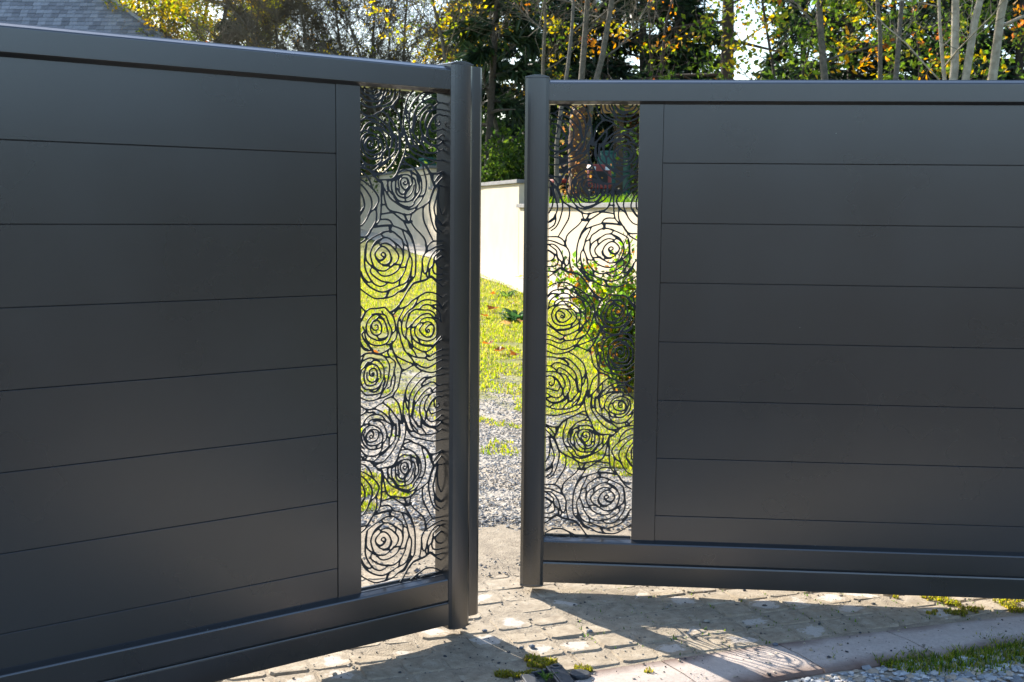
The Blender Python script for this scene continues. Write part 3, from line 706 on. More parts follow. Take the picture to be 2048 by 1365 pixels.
[[406,-916],[359,-899],[311,-878],[272,-857],[246,-832]],
[[602,-950],[570,-963],[534,-972],[490,-966],[450,-953],[414,-932],[402,-916],[383,-883],[352,-850],[324,-822],[309,-781]],
[[414,-912],[398,-915],[382,-919]],
[[603,-899],[567,-911],[526,-930],[490,-941],[454,-933],[422,-916],[399,-903]],
[[603,-873],[567,-878],[531,-894],[503,-895],[483,-881],[455,-878],[415,-872],[379,-859],[352,-842]],
[[604,-835],[567,-846],[531,-862],[503,-873],[487,-857],[475,-841]],
[[503,-865],[483,-869],[479,-881]],
[[617,-763],[580,-786],[552,-802],[528,-821],[487,-841],[452,-836],[416,-819],[388,-803]],
[[532,-814],[520,-803],[480,-801],[440,-792]],
[[415,-868],[392,-831],[364,-806],[355,-782]],
[[221,-804],[193,-819],[153,-833],[117,-830],[90,-805],[67,-777]],
[[82,-809],[54,-807],[31,-792],[21,-776]],
[[493,-718],[491,-709],[501,-706],[508,-716],[497,-725],[483,-719],[481,-701],[495,-685],[515,-677],[535,-682],[543,-706],[535,-734],[514,-749],[490,-753],[463,-740],[439,-716],[435,-700],[452,-680],[472,-664],[496,-659],[520,-667],[535,-682]],
[[541,-706],[531,-737],[514,-755]],
[[432,-664],[448,-644],[476,-635],[508,-635],[536,-642],[556,-662],[569,-694],[567,-726],[554,-754],[530,-770],[494,-777],[458,-770],[423,-756],[403,-731],[399,-703],[412,-679],[432,-664],[464,-664]],
[[408,-685],[380,-689]],
[[596,-665],[572,-646],[540,-634],[512,-613],[481,-609],[449,-616],[416,-636],[392,-655],[372,-687],[371,-719],[383,-751],[414,-779],[458,-800],[498,-809],[534,-806],[566,-782],[594,-755]],
[[438,-784],[427,-760]],
[[548,-638],[552,-622],[540,-606],[505,-589],[473,-587],[441,-584],[409,-580],[377,-591],[357,-611],[345,-642],[336,-674],[344,-694],[372,-671]],
[[361,-607],[351,-630],[357,-603]],
[[429,-584],[445,-568],[465,-557],[497,-555],[525,-565],[561,-586],[584,-614],[592,-658]],
[[597,-583],[577,-562],[553,-558],[525,-563],[541,-582]],
[[344,-694],[335,-742],[351,-766],[370,-791],[386,-807]],
[[375,-747],[384,-799]],
[[597,-571],[569,-542],[529,-530],[482,-525],[446,-532],[418,-548],[382,-571],[353,-587],[329,-610],[313,-634],[305,-662],[304,-694],[315,-730],[335,-754]],
[[426,-508],[410,-536],[386,-567]],
[[597,-515],[562,-494],[522,-482],[482,-481],[450,-493],[410,-512],[374,-531],[346,-555],[314,-566],[290,-574]],
[[326,-566],[302,-602],[285,-629],[277,-661],[280,-697],[292,-733],[303,-773],[322,-816]],
[[305,-658],[289,-633]],
[[315,-518],[287,-550],[250,-577],[226,-593],[207,-580],[183,-560],[136,-563],[80,-564],[53,-578],[33,-562],[0,-529]],
[[295,-542],[262,-573],[223,-589]],
[[290,-566],[270,-581],[238,-609]],
[[114,-662],[130,-661],[138,-675],[130,-689],[110,-690],[94,-674],[93,-654],[107,-636],[131,-633],[150,-647],[162,-671],[161,-699],[149,-715],[125,-722],[101,-712],[86,-690],[87,-662],[99,-642]],
[[143,-619],[174,-632],[190,-656],[201,-688],[208,-712],[200,-732],[176,-743],[144,-743],[129,-726]],
[[139,-615],[115,-638]],
[[178,-628],[135,-599],[103,-603],[75,-622],[59,-650],[55,-681],[62,-709],[81,-730],[113,-746],[144,-755],[180,-751],[200,-736]],
[[163,-580],[175,-600],[194,-612],[206,-640],[217,-664],[233,-692],[232,-716],[220,-744],[196,-772],[160,-783],[120,-782],[85,-770],[57,-745],[46,-713],[43,-689],[31,-665]],
[[175,-600],[131,-595],[96,-598]],
[[222,-592],[242,-613],[257,-653],[260,-693],[236,-720]],
[[263,-685],[272,-713],[264,-745],[239,-772],[223,-784],[227,-814]],
[[235,-776],[199,-784]],
[[53,-578],[36,-609],[16,-637],[-2,-664]],
[[45,-586],[20,-625],[-2,-656]],
[[10,-541],[17,-585],[0,-645]],
[[34,-697],[26,-713],[41,-745],[65,-773],[100,-806]],
[[-3,-700],[10,-744],[33,-785],[64,-803]]]
# ------------------------------------------------------------------ gate leaves
PERIOD = 0.8553
PZ0, PZ1 = -1.150, 0.372
def rose_field(width):
    """union of the traced strokes on a fine grid, webs rounded where strokes meet"""
    h = 0.00135
    nx, ny = int(width/h)+1, int((PZ1-PZ0)/h)+1
    xs = np.arange(nx)*h-0.001; ys = PZ0+np.arange(ny)*h
    acc = np.zeros((ny, nx)); K = 0.0014
    for st in STROKES:
        base = np.array(st, float)/2000.0
        # Catmull-Rom smoothing
        P = np.vstack([2*base[0]-base[1], base, 2*base[-1]-base[-2]]); pts = []
        for i in range(1, len(P)-2):
            for t in (0, .25, .5, .75):
                a, b_, c, d = P[i-1], P[i], P[i+1], P[i+2]
                pts.append(.5*((2*b_)+(-a+c)*t+(2*a-5*b_+4*c-d)*t*t+(-a+3*b_-3*c+d)*t**3))
        pts.append(P[-2]); pts = np.array(pts); n = len(pts)
        hw = 0.00205+0.00055*np.sin(np.linspace(0, math.pi, n))
        for kk in (-1, 0, 1):
            q = pts+np.array([0, kk*PERIOD]); m_ = 0.012
            i0, i1 = np.searchsorted(xs, [q[:, 0].min()-m_, q[:, 0].max()+m_]); j0, j1 = np.searchsorted(ys, [q[:, 1].min()-m_, q[:, 1].max()+m_])
            if i0 >= i1 or j0 >= j1: continue
            X, Y = np.meshgrid(xs[i0:i1], ys[j0:j1]); D = np.full(X.shape, 1.0)
            for s in range(n-1):
                A, B = q[s], q[s+1]; e = B-A; L2 = e@e+1e-12
                t = np.clip(((X-A[0])*e[0]+(Y-A[1])*e[1])/L2, 0, 1)
                D = np.minimum(D, np.hypot(X-A[0]-t*e[0], Y-A[1]-t*e[1])-hw[s])
            acc[j0:j1, i0:i1] += np.exp(-np.clip(D, -.01, .012)/K)
    f = K*np.log(acc+1e-9)                     # > 0 inside metal
    return xs, ys, f
def rose_mesh(width, th, flip):
    xs, ys, f = rose_field(width); ny, nx = f.shape
    V = []; F = []; vid = {}
    def corner(i, j):
        k = (i, j)
        if k not in vid: vid[k] = len(V); V.append((xs[i], ys[j]))
        return vid[k]
    def edge(i, j, i2, j2):
        k = (i, j, i2, j2)
        if k not in vid:
            a, b_ = f[j, i], f[j2, i2]; t = a/(a-b_); vid[k] = len(V); V.append((xs[i]+(xs[i2]-xs[i])*t, ys[j]+(ys[j2]-ys[j])*t))
        return vid[k]
    ins = f > 0; walls = []
    cnt = ins[:-1, :-1].astype(int)+ins[:-1, 1:]+ins[1:, :-1]+ins[1:, 1:]
    for j in range(ny-1):
        i = 0
        row = cnt[j]
        while i < nx-1:
            c = row[i]
            if c == 0: i += 1; continue
            if c == 4:
                k = i
                while k < nx-1 and row[k] == 4: k += 1
                F.append((corner(i, j), corner(k, j), corner(k, j+1), corner(i, j+1))); i = k; continue
            cs = [(i, j), (i+1, j), (i+1, j+1), (i, j+1)]; poly = []; cut = []
            for a in range(4):
                p, q = cs[a], cs[(a+1) % 4]; pi, qi = ins[p[1], p[0]], ins[q[1], q[0]]
                if pi: poly.append(corner(*p))
                if pi != qi:
                    lo, hi = (p, q) if p < q else (q, p)
                    e = edge(*lo, *hi); poly.append(e); cut.append((e, pi))
            if len(poly) >= 3: F.append(tuple(poly))
            if len(cut) == 2:
                (a, pa), (b_, _) = cut
                walls.append((a, b_) if pa else (b_, a))
            i += 1
    V = np.array(V); n = len(V); sgn = -1 if flip else 1
    Z = np.zeros(n); v = np.concatenate([np.stack([V[:, 0]*sgn, Z-th/2, V[:, 1]+CAM_Z], 1), np.stack([V[:, 0]*sgn, Z+th/2, V[:, 1]+CAM_Z], 1)])
    faces = []
    for q in F: faces.append(q if not flip else q[::-1]); faces.append(tuple(i+n for i in (q[::-1] if not flip else q)))
    for a, b_ in walls: faces.append((a, a+n, b_+n, b_) if not flip else (b_, b_+n, a+n, a))
    return v, faces
def gate_leaf(L, side, dz, label, uend, meeting_strip):
    """side +1: boards towards +x, roses towards -x; -1 mirrored. Local y runs to the rear, local x along the leaf."""
    root = empty('gate_leaf', (L[0], L[1], 0), L[2]); tag(root, label, 'gate')
    z = lambda v: CAM_Z+v+dz
    s = side
    def X(a, b_): return (min(s*a, s*b_), max(s*a, s*b_))
    PW = 0.2995
    rx = X(-PW-0.006, uend)
    tp = [(-.026, z(.3655)), (-.026, z(.4230)), (-.0235, z(.4265)), (-.005, z(.4345)), (-.001, z(.4375)), (.028, z(.4375)), (.044, z(.428)), (.044, z(.367)), (.032, z(.357)), (-.003, z(.357)), (-.020, z(.3645))]
    b = MB(); b.prism(tp, *rx); b.build('top_rail', M_GATE, root, bevel=.0012)
    bp = [(-.026, z(-1.1345)), (-.0235, z(-1.1305)), (-.004, z(-1.1245)), (0., z(-1.1225)), (.028, z(-1.1225)), (.044, z(-1.135)), (.044, z(-1.277)), (-.0275, z(-1.277)), (-.0275, z(-1.2105)), (-.0262, z(-1.2055)), (-.0205, z(-1.2020)), (-.026, z(-1.1985))]
    b = MB(); b.prism(bp, *rx); b.build('bottom_rail', M_RAIL, root, bevel=.0012)
    b = MB(); b.prism([(s*x_, y_) for x_, y_ in ((0, -.002), (.0795, -.002), (.0795, .010), (.090, .010), (.090, .016), (.0795, .016), (.0795, .029), (0, .029))], z(-1.1245), z(.3585), 'z'); b.build('stile', M_GATE, root, bevel=.0012)
    b = MB(); b.box(*X(uend, uend+.08), -.024, .05, z(-1.29), z(.446)); b.build('hinge_stile', M_GATE, root, bevel=.006)
    # boards
    edges = [.3585]+[(.1638)-.2*k for k in range(7)]+[-1.1245]
    for k in range(8):
        z0, z1 = edges[k+1]+.0007, edges[k]-.0007; c = .0011
        pr_ = [(c, z(z0)), (0, z(z0+c)), (0, z(z1-c)), (c, z(z1)), (.010, z(z1)), (.010, z(z1+.006)), (.016, z(z1+.006)), (.016, z(z1)), (.026, z(z1)), (.026, z(z0))]
        b = MB(); b.prism(pr_, *X(.0813, uend-.001)); b.build('board', M_GATE, root)
    # rose panel
    v, f = rose_mesh(PW+.003, .002, side > 0)
    b = MB(); b.add(v+np.array([0, .013, dz]), f); b.build('rose_panel', M_ROSE, root, fixn=False)
    # retaining bead at the foot of the roses
    b = MB(); b.box(*X(-PW, -.001), .018, .026, z(-1.1222), z(-1.1165)); b.build('bead', M_GATE, root)
    # meeting post with bulged face
    pc, hw = -.3405, .040; prof = []
    for t in np.linspace(-1, 1, 9):
        prof.append((s*pc+hw*t, -.031-.005*(1-t*t) + (.004 if abs(t) == 1 else 0)))
    prof += [(s*pc+hw, .044), (s*pc+hw-.005, .050), (s*pc-hw+.005, .050), (s*pc-hw, .044)]
    b = MB(); b.prism(prof, z(-1.287), z(.4405), 'z'); b.build('post', M_GATE, root, smooth=False, bevel=.0008)
    xa, xb = s*pc-hw-.0005, s*pc+hw+.0005; arc = [(xa+(xb-xa)*t, .0035+.0075*(1-(2*t-1)**2)) for t in np.linspace(0, 1, 9)]
    b = MB(); b.prism([(xa, z(.4405))]+[(x, z(.4405)+q) for x, q in arc]+[(xb, z(.4405))], -.034, .0505, 'y'); b.build('post_cap', M_GATE, root, bevel=.0012)
    b = MB(); b.prism([(xa, z(-1.287))]+[(x, z(-1.287)-q*.8) for x, q in arc]+[(xb, z(-1.287))], -.034, .0505, 'y'); b.build('post_foot', M_RAIL, root, bevel=.0012)
    if meeting_strip:
        x0, x1 = s*pc+hw+.0025, s*pc+hw+.052
        pr_ = [(x0, -.014), (x0+.003, -.020), (x0+.012, -.0205), (x0+.034, -.0205), (x0+.046, -.012), (x1, .002), (x1, .016), (x0, .016)]
        b = MB(); b.prism(pr_, z(-1.268), z(.440), 'z'); b.build('meeting_strip', M_GATE, root, bevel=.0012)
    return root
gate_leaf((-0.4401, 3.6574, 0.6826), -1, -0.0075, 'dark grey gate leaf on the left with a double meeting post, swung further open', 1.45, True)
gate_leaf((0.4173, 4.2687, -0.0888), 1, 0.0, 'dark grey gate leaf on the right with a single end post, seen almost face on', 1.55, False)

# black plastic gate stop in the paving
gs = empty('gate_stop', (.13, 3.47, gz(0, 3.47)-.002), math.radians(14)); tag(gs, 'black plastic gate catch set in the paving among yellow moss', 'gate stop')
def bx(name, m, par, *a, bevel=.004):
    b = MB(); b.box(*a); return b.build(name, m, par, bevel=bevel)
bx('housing', M_BLACKPL, gs, -.105, .125, -.14, .075, -.03, .006)
bx('arm', M_BLACKPL, gs, -.085, -.045, -.13, .062, .0062, .019)
a2 = bx('arm', M_BLACKPL, gs, .0, .05, -.13, .098, .0062, .024)
bx('arm_ridge', M_BLACKPL, a2, .006, .018, -.12, .06, .0242, .028, bevel=.002)
b = MB(); n = 16; v = []; 
for rr, zz in ((.010, .0245), (.010, .0275), (.016, .0275), (.018, .0245)):
    v += [(.027+rr*math.cos(2*math.pi*k/n), .082+rr*math.sin(2*math.pi*k/n)*.9, zz) for k in range(n)]
b.add(v, [(q*n+k, q*n+(k+1) % n, ((q+1) % 4)*n+(k+1) % n, ((q+1) % 4)*n+k) for q in range(4) for k in range(n)]); b.build('hole_rim', M_BLACKPL, a2)
b = MB(); b.add([(.027+.0098*math.cos(2*math.pi*k/n), .082+.0088*math.sin(2*math.pi*k/n), .0248) for k in range(n)], [tuple(range(n))]); b.build('hole_shade', M_RUBBER, a2)  # flat dark disc, colour stands in for the shade inside the hole
b = MB(); b.prism([(.088+.030*math.cos(t), .04+.030*math.sin(t)) for t in np.linspace(0, 2*math.pi, 14, endpoint=False)], .0062, .018, 'z'); b.build('lobe', M_BLACKPL, gs, bevel=.004)
b = MB(); b.prism([(-.045, .066), (.0, .080), (.0, .088), (-.05, .074)], .0062, .019, 'z'); b.build('back_plate', M_BLACKPL, gs, bevel=.002)

# ------------------------------------------------------------------ plants: generic builders
def leaves(mb, P, size, cols, flat=0.0, aspect=.55):
    """folded leaf quads with random attitude"""
    N = len(P); d = rng.normal(size=(N, 3)); d[:, 2] = d[:, 2]*(1-flat)-.25; d /= np.linalg.norm(d, axis=1)[:, None]
    e = rng.normal(size=(N, 3)); e -= (e*d).sum(1)[:, None]*d; e /= np.linalg.norm(e, axis=1)[:, None]
    s = np.broadcast_to(size, (N,))*rng.uniform(.65, 1.35, N); n = np.cross(d, e)
    a = P; c = P+d*s[:, None]; m = P+d*(s*.5)[:, None]
    mb.quads(np.stack([a, m+e*(s*aspect*.5)[:, None]+n*(s*.1)[:, None], c, m-e*(s*aspect*.5)[:, None]+n*(s*.1)[:, None]], 1), cols)
def twigs(mb, P, D, L, r):
    """many thin three-sided twigs, gently curved"""
    N = len(P); D = D/np.linalg.norm(D, axis=1)[:, None]; bend = rng.normal(0, .25, (N, 3)); 
    c0 = P; c1 = P+D*(L*.5)[:, None]; c2 = c1+(D+bend)*(L*.5)[:, None]
    a = np.cross(D, np.array([.3, .2, .9])); a /= np.linalg.norm(a, axis=1)[:, None]+1e-9; b_ = np.cross(D, a)
    V = []
    for c, k in ((c0, 1.0), (c1, .7), (c2, .25)):
        for w in (0, 2.094, 4.189): V.append(c+(a*math.cos(w)+b_*math.sin(w))*(r*k)[:, None])
    V = np.stack(V, 1); base = (np.arange(N)*9)[:, None]+mb.n
    q = np.array([(i*3+k, i*3+(k+1) % 3, (i+1)*3+(k+1) % 3, (i+1)*3+k) for i in range(2) for k in range(3)])
    mb.f += (q[None]+base[:, :, None]).reshape(-1, 4).tolist(); mb.v.append(V.reshape(-1, 3)); mb.n += N*9
def limb(r, p, d, L, rad, n=6, wob=.14, up=.0, end=.3):
    pts = [Vector(p)]; dd = Vector(d).normalized(); rs = [rad]
    for i in range(n):
        dd = (dd+Vector((r.gauss(0, wob), r.gauss(0, wob), r.gauss(0, wob)*.7+up))).normalized()
        pts.append(pts[-1]+dd*(L/n)); rs.append(rad*(1-(1-end)*(i+1)/n))
    return pts, rs
def sample(br, N, lo=.15):
    """N random points with directions along branches (weighted by length)"""
    Ls = np.array([sum((p[i+1]-p[i]).length for i in range(len(p)-1)) for p, _ in br]); idx = rng.choice(len(br), N, p=Ls/Ls.sum())
    P = np.zeros((N, 3)); D = np.zeros((N, 3)); t = rng.uniform(lo, 1, N)
    for k in range(N):
        p, _ = br[idx[k]]; u = t[k]*(len(p)-1); i = min(int(u), len(p)-2); f = u-i
        P[k] = p[i].lerp(p[i+1], f); D[k] = (p[i+1]-p[i]).normalized()
    return P, D
AUT_Y = [(.52, .40, .03), (.46, .30, .025), (.34, .33, .03), (.55, .36, .04), (.22, .25, .03)]
AUT_O = [(.50, .22, .035), (.42, .16, .04), (.52, .32, .04), (.36, .13, .05)]
GREEN = [(.055, .10, .018), (.08, .14, .02), (.12, .17, .025), (.045, .075, .016)]
MIXED = GREEN+GREEN+[(.10, .16, .03), (.16, .21, .03)]+[(.13, .18, .03), (.38, .28, .03), (.46, .24, .03), (.2, .2, .03)]
def tree(name, label, loc, H, r0, seed, lean=(0, 0), bark=None, clear=.3, nlimb=14, ll=.38, nsub=4, ntwig=0, nleaf=0, lsize=.08, pal=None, spread=.25, tw_r=.006, tw_l=(.25, .8), group=None, wob=.05, up=.03, stems=None, cat='tree', zlow=None, limb_r=.34):
    r = random.Random(seed); root = empty(name, loc); tag(root, label, cat, group)
    bark = bark or M_BARK; tr = MB(); br = MB(); twl = []
    stems = stems or [(0, 0, lean[0], lean[1], 1.0)]
    for (ox, oy, lx, ly, k) in stems:
        pts, rs = limb(r, (ox, oy, -.15), (lx, ly, 1), H*k, r0*k, 12, wob, .02, .22); tr.tube(pts, rs, 9)
        for i in range(int(nlimb*k)):
            t = clear+(1-clear)*(i+r.random())/nlimb; u = t*12; j = min(int(u), 11); p = pts[j].lerp(pts[j+1], u-j)
            a = i*2.4+r.uniform(-.5, .5); el = r.uniform(.25, .95)
            L = H*ll*(1.15-t*.75)*r.uniform(.7, 1.2)
            lp, lr = limb(r, p, (math.cos(a), math.sin(a), el), L, rs[j]*limb_r, 6, wob+.09, up); br.tube(lp, lr, 5); twl.append((lp, lr))
            for q in range(nsub):
                uu = r.uniform(1.2, 5.8); jj = int(uu); pp = lp[jj].lerp(lp[jj+1], uu-jj)
                d = (lp[jj+1]-lp[jj]).normalized()+Vector((r.gauss(0, .6), r.gauss(0, .6), r.gauss(.15, .4)))
                sp_, sr = limb(r, pp, d, L*r.uniform(.3, .6), lr[jj]*.5, 4, .2, up); br.tube(sp_, sr, 4); twl.append((sp_, sr))
    tr.build('trunk', bark, root, smooth=True, fixn=False); tag(br.build('branches', bark, root, smooth=True, fixn=False), kind='stuff')
    tips = twl
    if ntwig:
        P, D = sample(twl, ntwig); D = D+rng.normal(0, .7, (ntwig, 3))+np.array([0, 0, .15]); L = rng.uniform(*tw_l, ntwig)
        b = MB(); twigs(b, P, D, L, rng.uniform(.6, 1.3, ntwig)*tw_r); tag(b.build('twigs', M_TWIG if bark is not M_BARKDARK else M_BARKDARK, root, fixn=False), kind='stuff')
    if nleaf:
        nc = max(8, nleaf//9); Q, D = sample(twl, nc, .3); Q = Q+rng.normal(0, spread*.6, (nc, 3)); QC = pick(pal, nc, .2)     # leaves hang in clusters
        w = rng.integers(0, nc, nleaf); P = Q[w]+rng.normal(0, spread*.62, (nleaf, 3))*np.array([1, 1, .75]); lc = np.clip(QC[w]*rng.uniform(.75, 1.25, (nleaf, 1)), 0, 1)
        if zlow is not None: k_ = P[:, 2] > zlow; P, lc = P[k_], lc[k_]
        b = MB(); leaves(b, P, lsize, lc); b.build('foliage', M_LEAF, root, fixn=False)
    return root
NEED = [(.018, .040, .016), (.026, .055, .02), (.014, .03, .014), (.035, .06, .022)]
def conifer(loc, H, seed, label, group=None, r0=.14, wide=.24, dens=1.0, low=.10, bare=.0, name='conifer'):
    r = random.Random(seed); root = empty(name, loc); tag(root, label, 'tree', group)
    tr = MB(); pts, rs = limb(r, (0, 0, -.2), (r.uniform(-.02, .02), 0, 1), H, r0, 10, .012, .0, .15); tr.tube(pts, rs, 9); tr.build('trunk', M_BARKDARK, root, smooth=True, fixn=False)
    br = MB(); tw = []; nb = int(70*dens)
    for i in range(nb):
        t = low+(1-low)*(i/nb)**1.15; u = t*10; j = min(int(u), 9); p = pts[j].lerp(pts[j+1], u-j); a = i*2.4+r.random()
        L = max(.35, H*wide*(1.05-t)*r.uniform(.75, 1.2)); lp, lr = limb(r, p, (math.cos(a), math.sin(a), r.uniform(-.05, .3)), L, .022+.02*(1-t), 6, .07, -.05, .2)
        br.tube(lp, lr, 4)
        if t < bare: continue
        tw.append((lp, lr))
        for q in range(3):
            uu = r.uniform(1, 5.8); jj = int(uu); pp = lp[jj].lerp(lp[jj+1], uu-jj); d = (lp[jj+1]-lp[jj]).normalized()+Vector((r.gauss(0, .6), r.gauss(0, .6), -.15))
            sp_, sr = limb(r, pp, d, L*.35, .010, 3, .12, -.06); br.tube(sp_, sr, 3); tw.append((sp_, sr))
    tag(br.build('branches', M_BARKDARK, root, fixn=False), kind='stuff')
    N = int(14000*dens); P, D = sample(tw, N, .1); P += rng.normal(0, .05, (N, 3)); d = D+rng.normal(0, .55, (N, 3))+np.array([0, 0, -.3]); d /= np.linalg.norm(d, axis=1)[:, None]
    e = np.cross(d, rng.normal(size=(N, 3))); e /= np.linalg.norm(e, axis=1)[:, None]; L = rng.uniform(.14, .40, N)[:, None]; w = rng.uniform(.016, .042, N)[:, None]
    b = MB(); b.quads(np.stack([P-e*w*.4, P+d*L*.5-e*w, P+d*L, P+d*L*.5+e*w], 1), pick(NEED, N, .3)); b.build('foliage', M_NEEDLE, root, fixn=False)
    return root
def shrub(name, label, loc, H, R, seed, nstem, nleaf, lsize, pal, cat='shrub', group=None, bark=None, spread=.05):
    r = random.Random(seed); root = empty(name, loc); tag(root, label, cat, group); st = MB(); tw = []
    for i in range(nstem):
        a = r.uniform(0, 6.28); o = r.uniform(0, .25)*R; k = r.uniform(.55, 1.05)
        p, q = limb(r, (o*math.cos(a), o*math.sin(a), -.02), (math.cos(a)*R/H*r.uniform(.3, 1), math.sin(a)*R/H*r.uniform(.3, 1), 1), H*k, .006+.004*H, 6, .10, .0, .25); st.tube(p, q, 4); tw.append((p, q))
        for m_ in range(5):
            uu = r.uniform(.6, 5.8); jj = int(uu); pp = p[jj].lerp(p[jj+1], uu-jj)
            sp_, sr = limb(r, pp, (r.gauss(0, 1), r.gauss(0, 1), r.uniform(.1, 1.0)), R*r.uniform(.35, .8), .004, 4, .15, .02); st.tube(sp_, sr, 3); tw.append((sp_, sr))
    st.build('stems', bark or M_BARK, root, fixn=False)
    P, D = sample(tw, nleaf, .15); P += rng.normal(0, spread, P.shape); P = P[P[:, 2] > .01]
    b = MB(); leaves(b, P, lsize, pick(pal, len(P), .3), aspect=.6); b.build('foliage', M_LEAF, root, fixn=False)
    return root
def weed(name, label, loc, R, n, pal, cat, blade=.12, w=.018, group=None):
    root = empty(name, loc); tag(root, label, cat, group); b = MB()
    for k in range(n):
        a = rng.uniform(0, 6.28); L = blade*rng.uniform(.6, 1.2); up = rng.uniform(.3, 1.1); d = np.array([math.cos(a), math.sin(a), 0]); s = np.array([-math.sin(a), math.cos(a), 0])*w*rng.uniform(.7, 1.2); z_ = np.array([0, 0, 1.])
        p0 = d*rng.uniform(0, R*.5); p1 = p0+d*L*.4+z_*L*up*.6; p2 = p0+d*L*.8+z_*L*up*.75; p3 = p0+d*L*1.05+z_*L*up*.6
        c = np.array(pal[rng.integers(len(pal))])
        b.add([p0-s*.2, p0+s*.2, p1+s, p1-s, p2+s*.8, p2-s*.8, p3], [(0, 1, 2, 3), (3, 2, 4, 5), (5, 4, 6)], c)
    b.build('rosette', M_GRASS, root, fixn=False); return root

# ------------------------------------------------------------------ garden wall with stepped top
gw = empty('garden_wall', (0, 18, 0)); tag(gw, 'long cream rendered garden wall with grey coping and a stepped top behind the gate', 'wall')
def wall_sec(y0, y1, ztop, name):
    b = MB(); v = []
    n = 10
    for k in range(n+1):
        y = y0+(y1-y0)*k/n; x = wall_x(y)
        for dx, z_ in ((0, gz(0, y)-.12), (0, ztop-.055), (.20, ztop-.055), (.20, .2)): v.append((x+dx, y-18, z_))
    b.add(v, [(k*4+j, k*4+j+1, (k+1)*4+j+1, (k+1)*4+j) for k in range(n) for j in range(3)]+[(0, 1, 2, 3), (n*4+3, n*4+2, n*4+1, n*4)])
    b.build('wall_section', M_WALL, gw)
    L = abs(y1-y0); m_ = max(1, round(L/1.1)); yy0 = y0-.05
    for k in range(m_):
        a, c = yy0+(y1-yy0)*k/m_+.003, yy0+(y1-yy0)*(k+1)/m_-.003
        q = [(wall_x(a)-.045, a-18), (wall_x(a)+.245, a-18), (wall_x(c)+.245, c-18), (wall_x(c)-.045, c-18)]
        b = MB(); b.prism(q, ztop-.0545+random.Random(k).uniform(0, .003), ztop, 'z'); b.build('coping', M_COPING, gw, bevel=.004)
wall_sec(24.92, 38.0, 2.19, 'a'); wall_sec(18.35, 24.9, 1.775, 'b'); wall_sec(5.3, 18.33, 1.425, 'c')
bw = empty('boundary_wall', (wall_x(5.2), 5.2, 0)); tag(bw, 'cream rendered street wall with grey coping running right from the gate', 'wall')
b = MB(); b.box(.21, 14, -.10, .10, -.15, 1.37); b.build('wall_section', M_WALL, bw)
for k in range(12): bx('coping', M_COPING, bw, .22+k*1.15, 1.365+k*1.15, -.145, .145, 1.371, 1.425)
def pillar(x, y, rz, label):
    root = empty('gate_pillar', (x, y, gz(x, y)), rz); tag(root, label, 'pillar')
    bx('shaft', M_WALL, root, -.19, .19, -.19, .19, -.1, 1.86, bevel=.006); bx('cap', M_COPING, root, -.23, .23, -.23, .23, 1.861, 1.92, bevel=.006)
pillar(.4173+1.86*math.cos(-.0888), 4.2687+1.86*math.sin(-.0888), -.0888, 'cream gate pillar carrying the right gate leaf')
pillar(-.4401-1.76*math.cos(.6826), 3.6574-1.76*math.sin(.6826), .6826, 'cream gate pillar carrying the left gate leaf')

# shed, tractor and stored things on the terrace
SH = (1.75, 21.5, 1.34)
sh = empty('shed', SH, -.06); tag(sh, 'open dark timber shed with an ochre corrugated roof edge on the terrace', 'shed')
for (x, y) in ((0.03, 0), (2.2, 0), (4.3, 0), (0.03, 2.6), (4.3, 2.6)): bx('post', M_SHEDWOOD, sh, x-.06, x+.06, y-.06, y+.06, -.1, 1.62+.12*y, bevel=.005)
for k in range(13): bx('board', M_SHEDWOOD, sh, -.02, 4.4, 2.66, 2.69, .0+k*.15, .145+k*.15, bevel=.003)
bx('beam', M_SHEDWOOD, sh, -.15, 4.5, -.05, .05, 1.625, 1.74, bevel=.005)
b = MB(); n = 120; v = []
for y in (-.35, 2.95):
    for lay in (0, -.02):
        for k in range(n+1): v.append((-.3+5.0*k/n, y, 1.745+.12*(y+.0)+.02*math.sin(k*1.571)+lay))
m_ = n+1; F = []
for k in range(n): F += [(k, k+1, 2*m_+k+1, 2*m_+k), (m_+k, 3*m_+k, 3*m_+k+1, m_+k+1), (k, m_+k, m_+k+1, k+1), (2*m_+k, 2*m_+k+1, 3*m_+k+1, 3*m_+k)]
b.add(v, F); b.build('roof', M_ROOFORANGE, sh)
bx('fascia', M_ROOFORANGE, sh, -.3, 4.7, -.385, -.355, 1.60, 1.76, bevel=.004)

tc = empty('garden_tractor', (ax(1158, 19.6), 19.6, 1.32), math.radians(196)); tag(tc, 'small red garden tractor parked on the terrace in front of the shed', 'tractor')
def lathe_x(name, prof, m, par, loc, n=20):
    b = MB(); v = [(x, r_*math.cos(2*math.pi*k/n), r_*math.sin(2*math.pi*k/n)) for x, r_ in prof for k in range(n)]; q = len(prof)
    b.add(v, [(i*n+k, i*n+(k+1) % n, (i+1)*n+(k+1) % n, (i+1)*n+k) for i in range(q-1) for k in range(n)]+[tuple(range(n)), tuple((q-1)*n+k for k in range(n))])
    return b.build(name, m, par, smooth=False, loc=loc)
b = MB(); b.prism([(-.16, .34), (.16, .34), (.19, .40), (.18, .62), (.12, .70), (-.12, .70), (-.18, .62), (-.19, .40)], .15, .85, 'y'); b.build('hood', M_RED, tc, bevel=.02)
bx('chassis', M_RUBBER, tc, -.15, .15, -.75, .85, .24, .335, bevel=.01)
bx('fender', M_RED, tc, -.40, .40, -.72, -.12, .44, .50, bevel=.02)
b = MB(); b.prism([(-.62, .505), (-.20, .505), (-.20, .57), (-.55, .60), (-.66, .90), (-.72, .88)], -.2, .2, 'x'); b.build('seat', M_RUBBER, tc, bevel=.015)
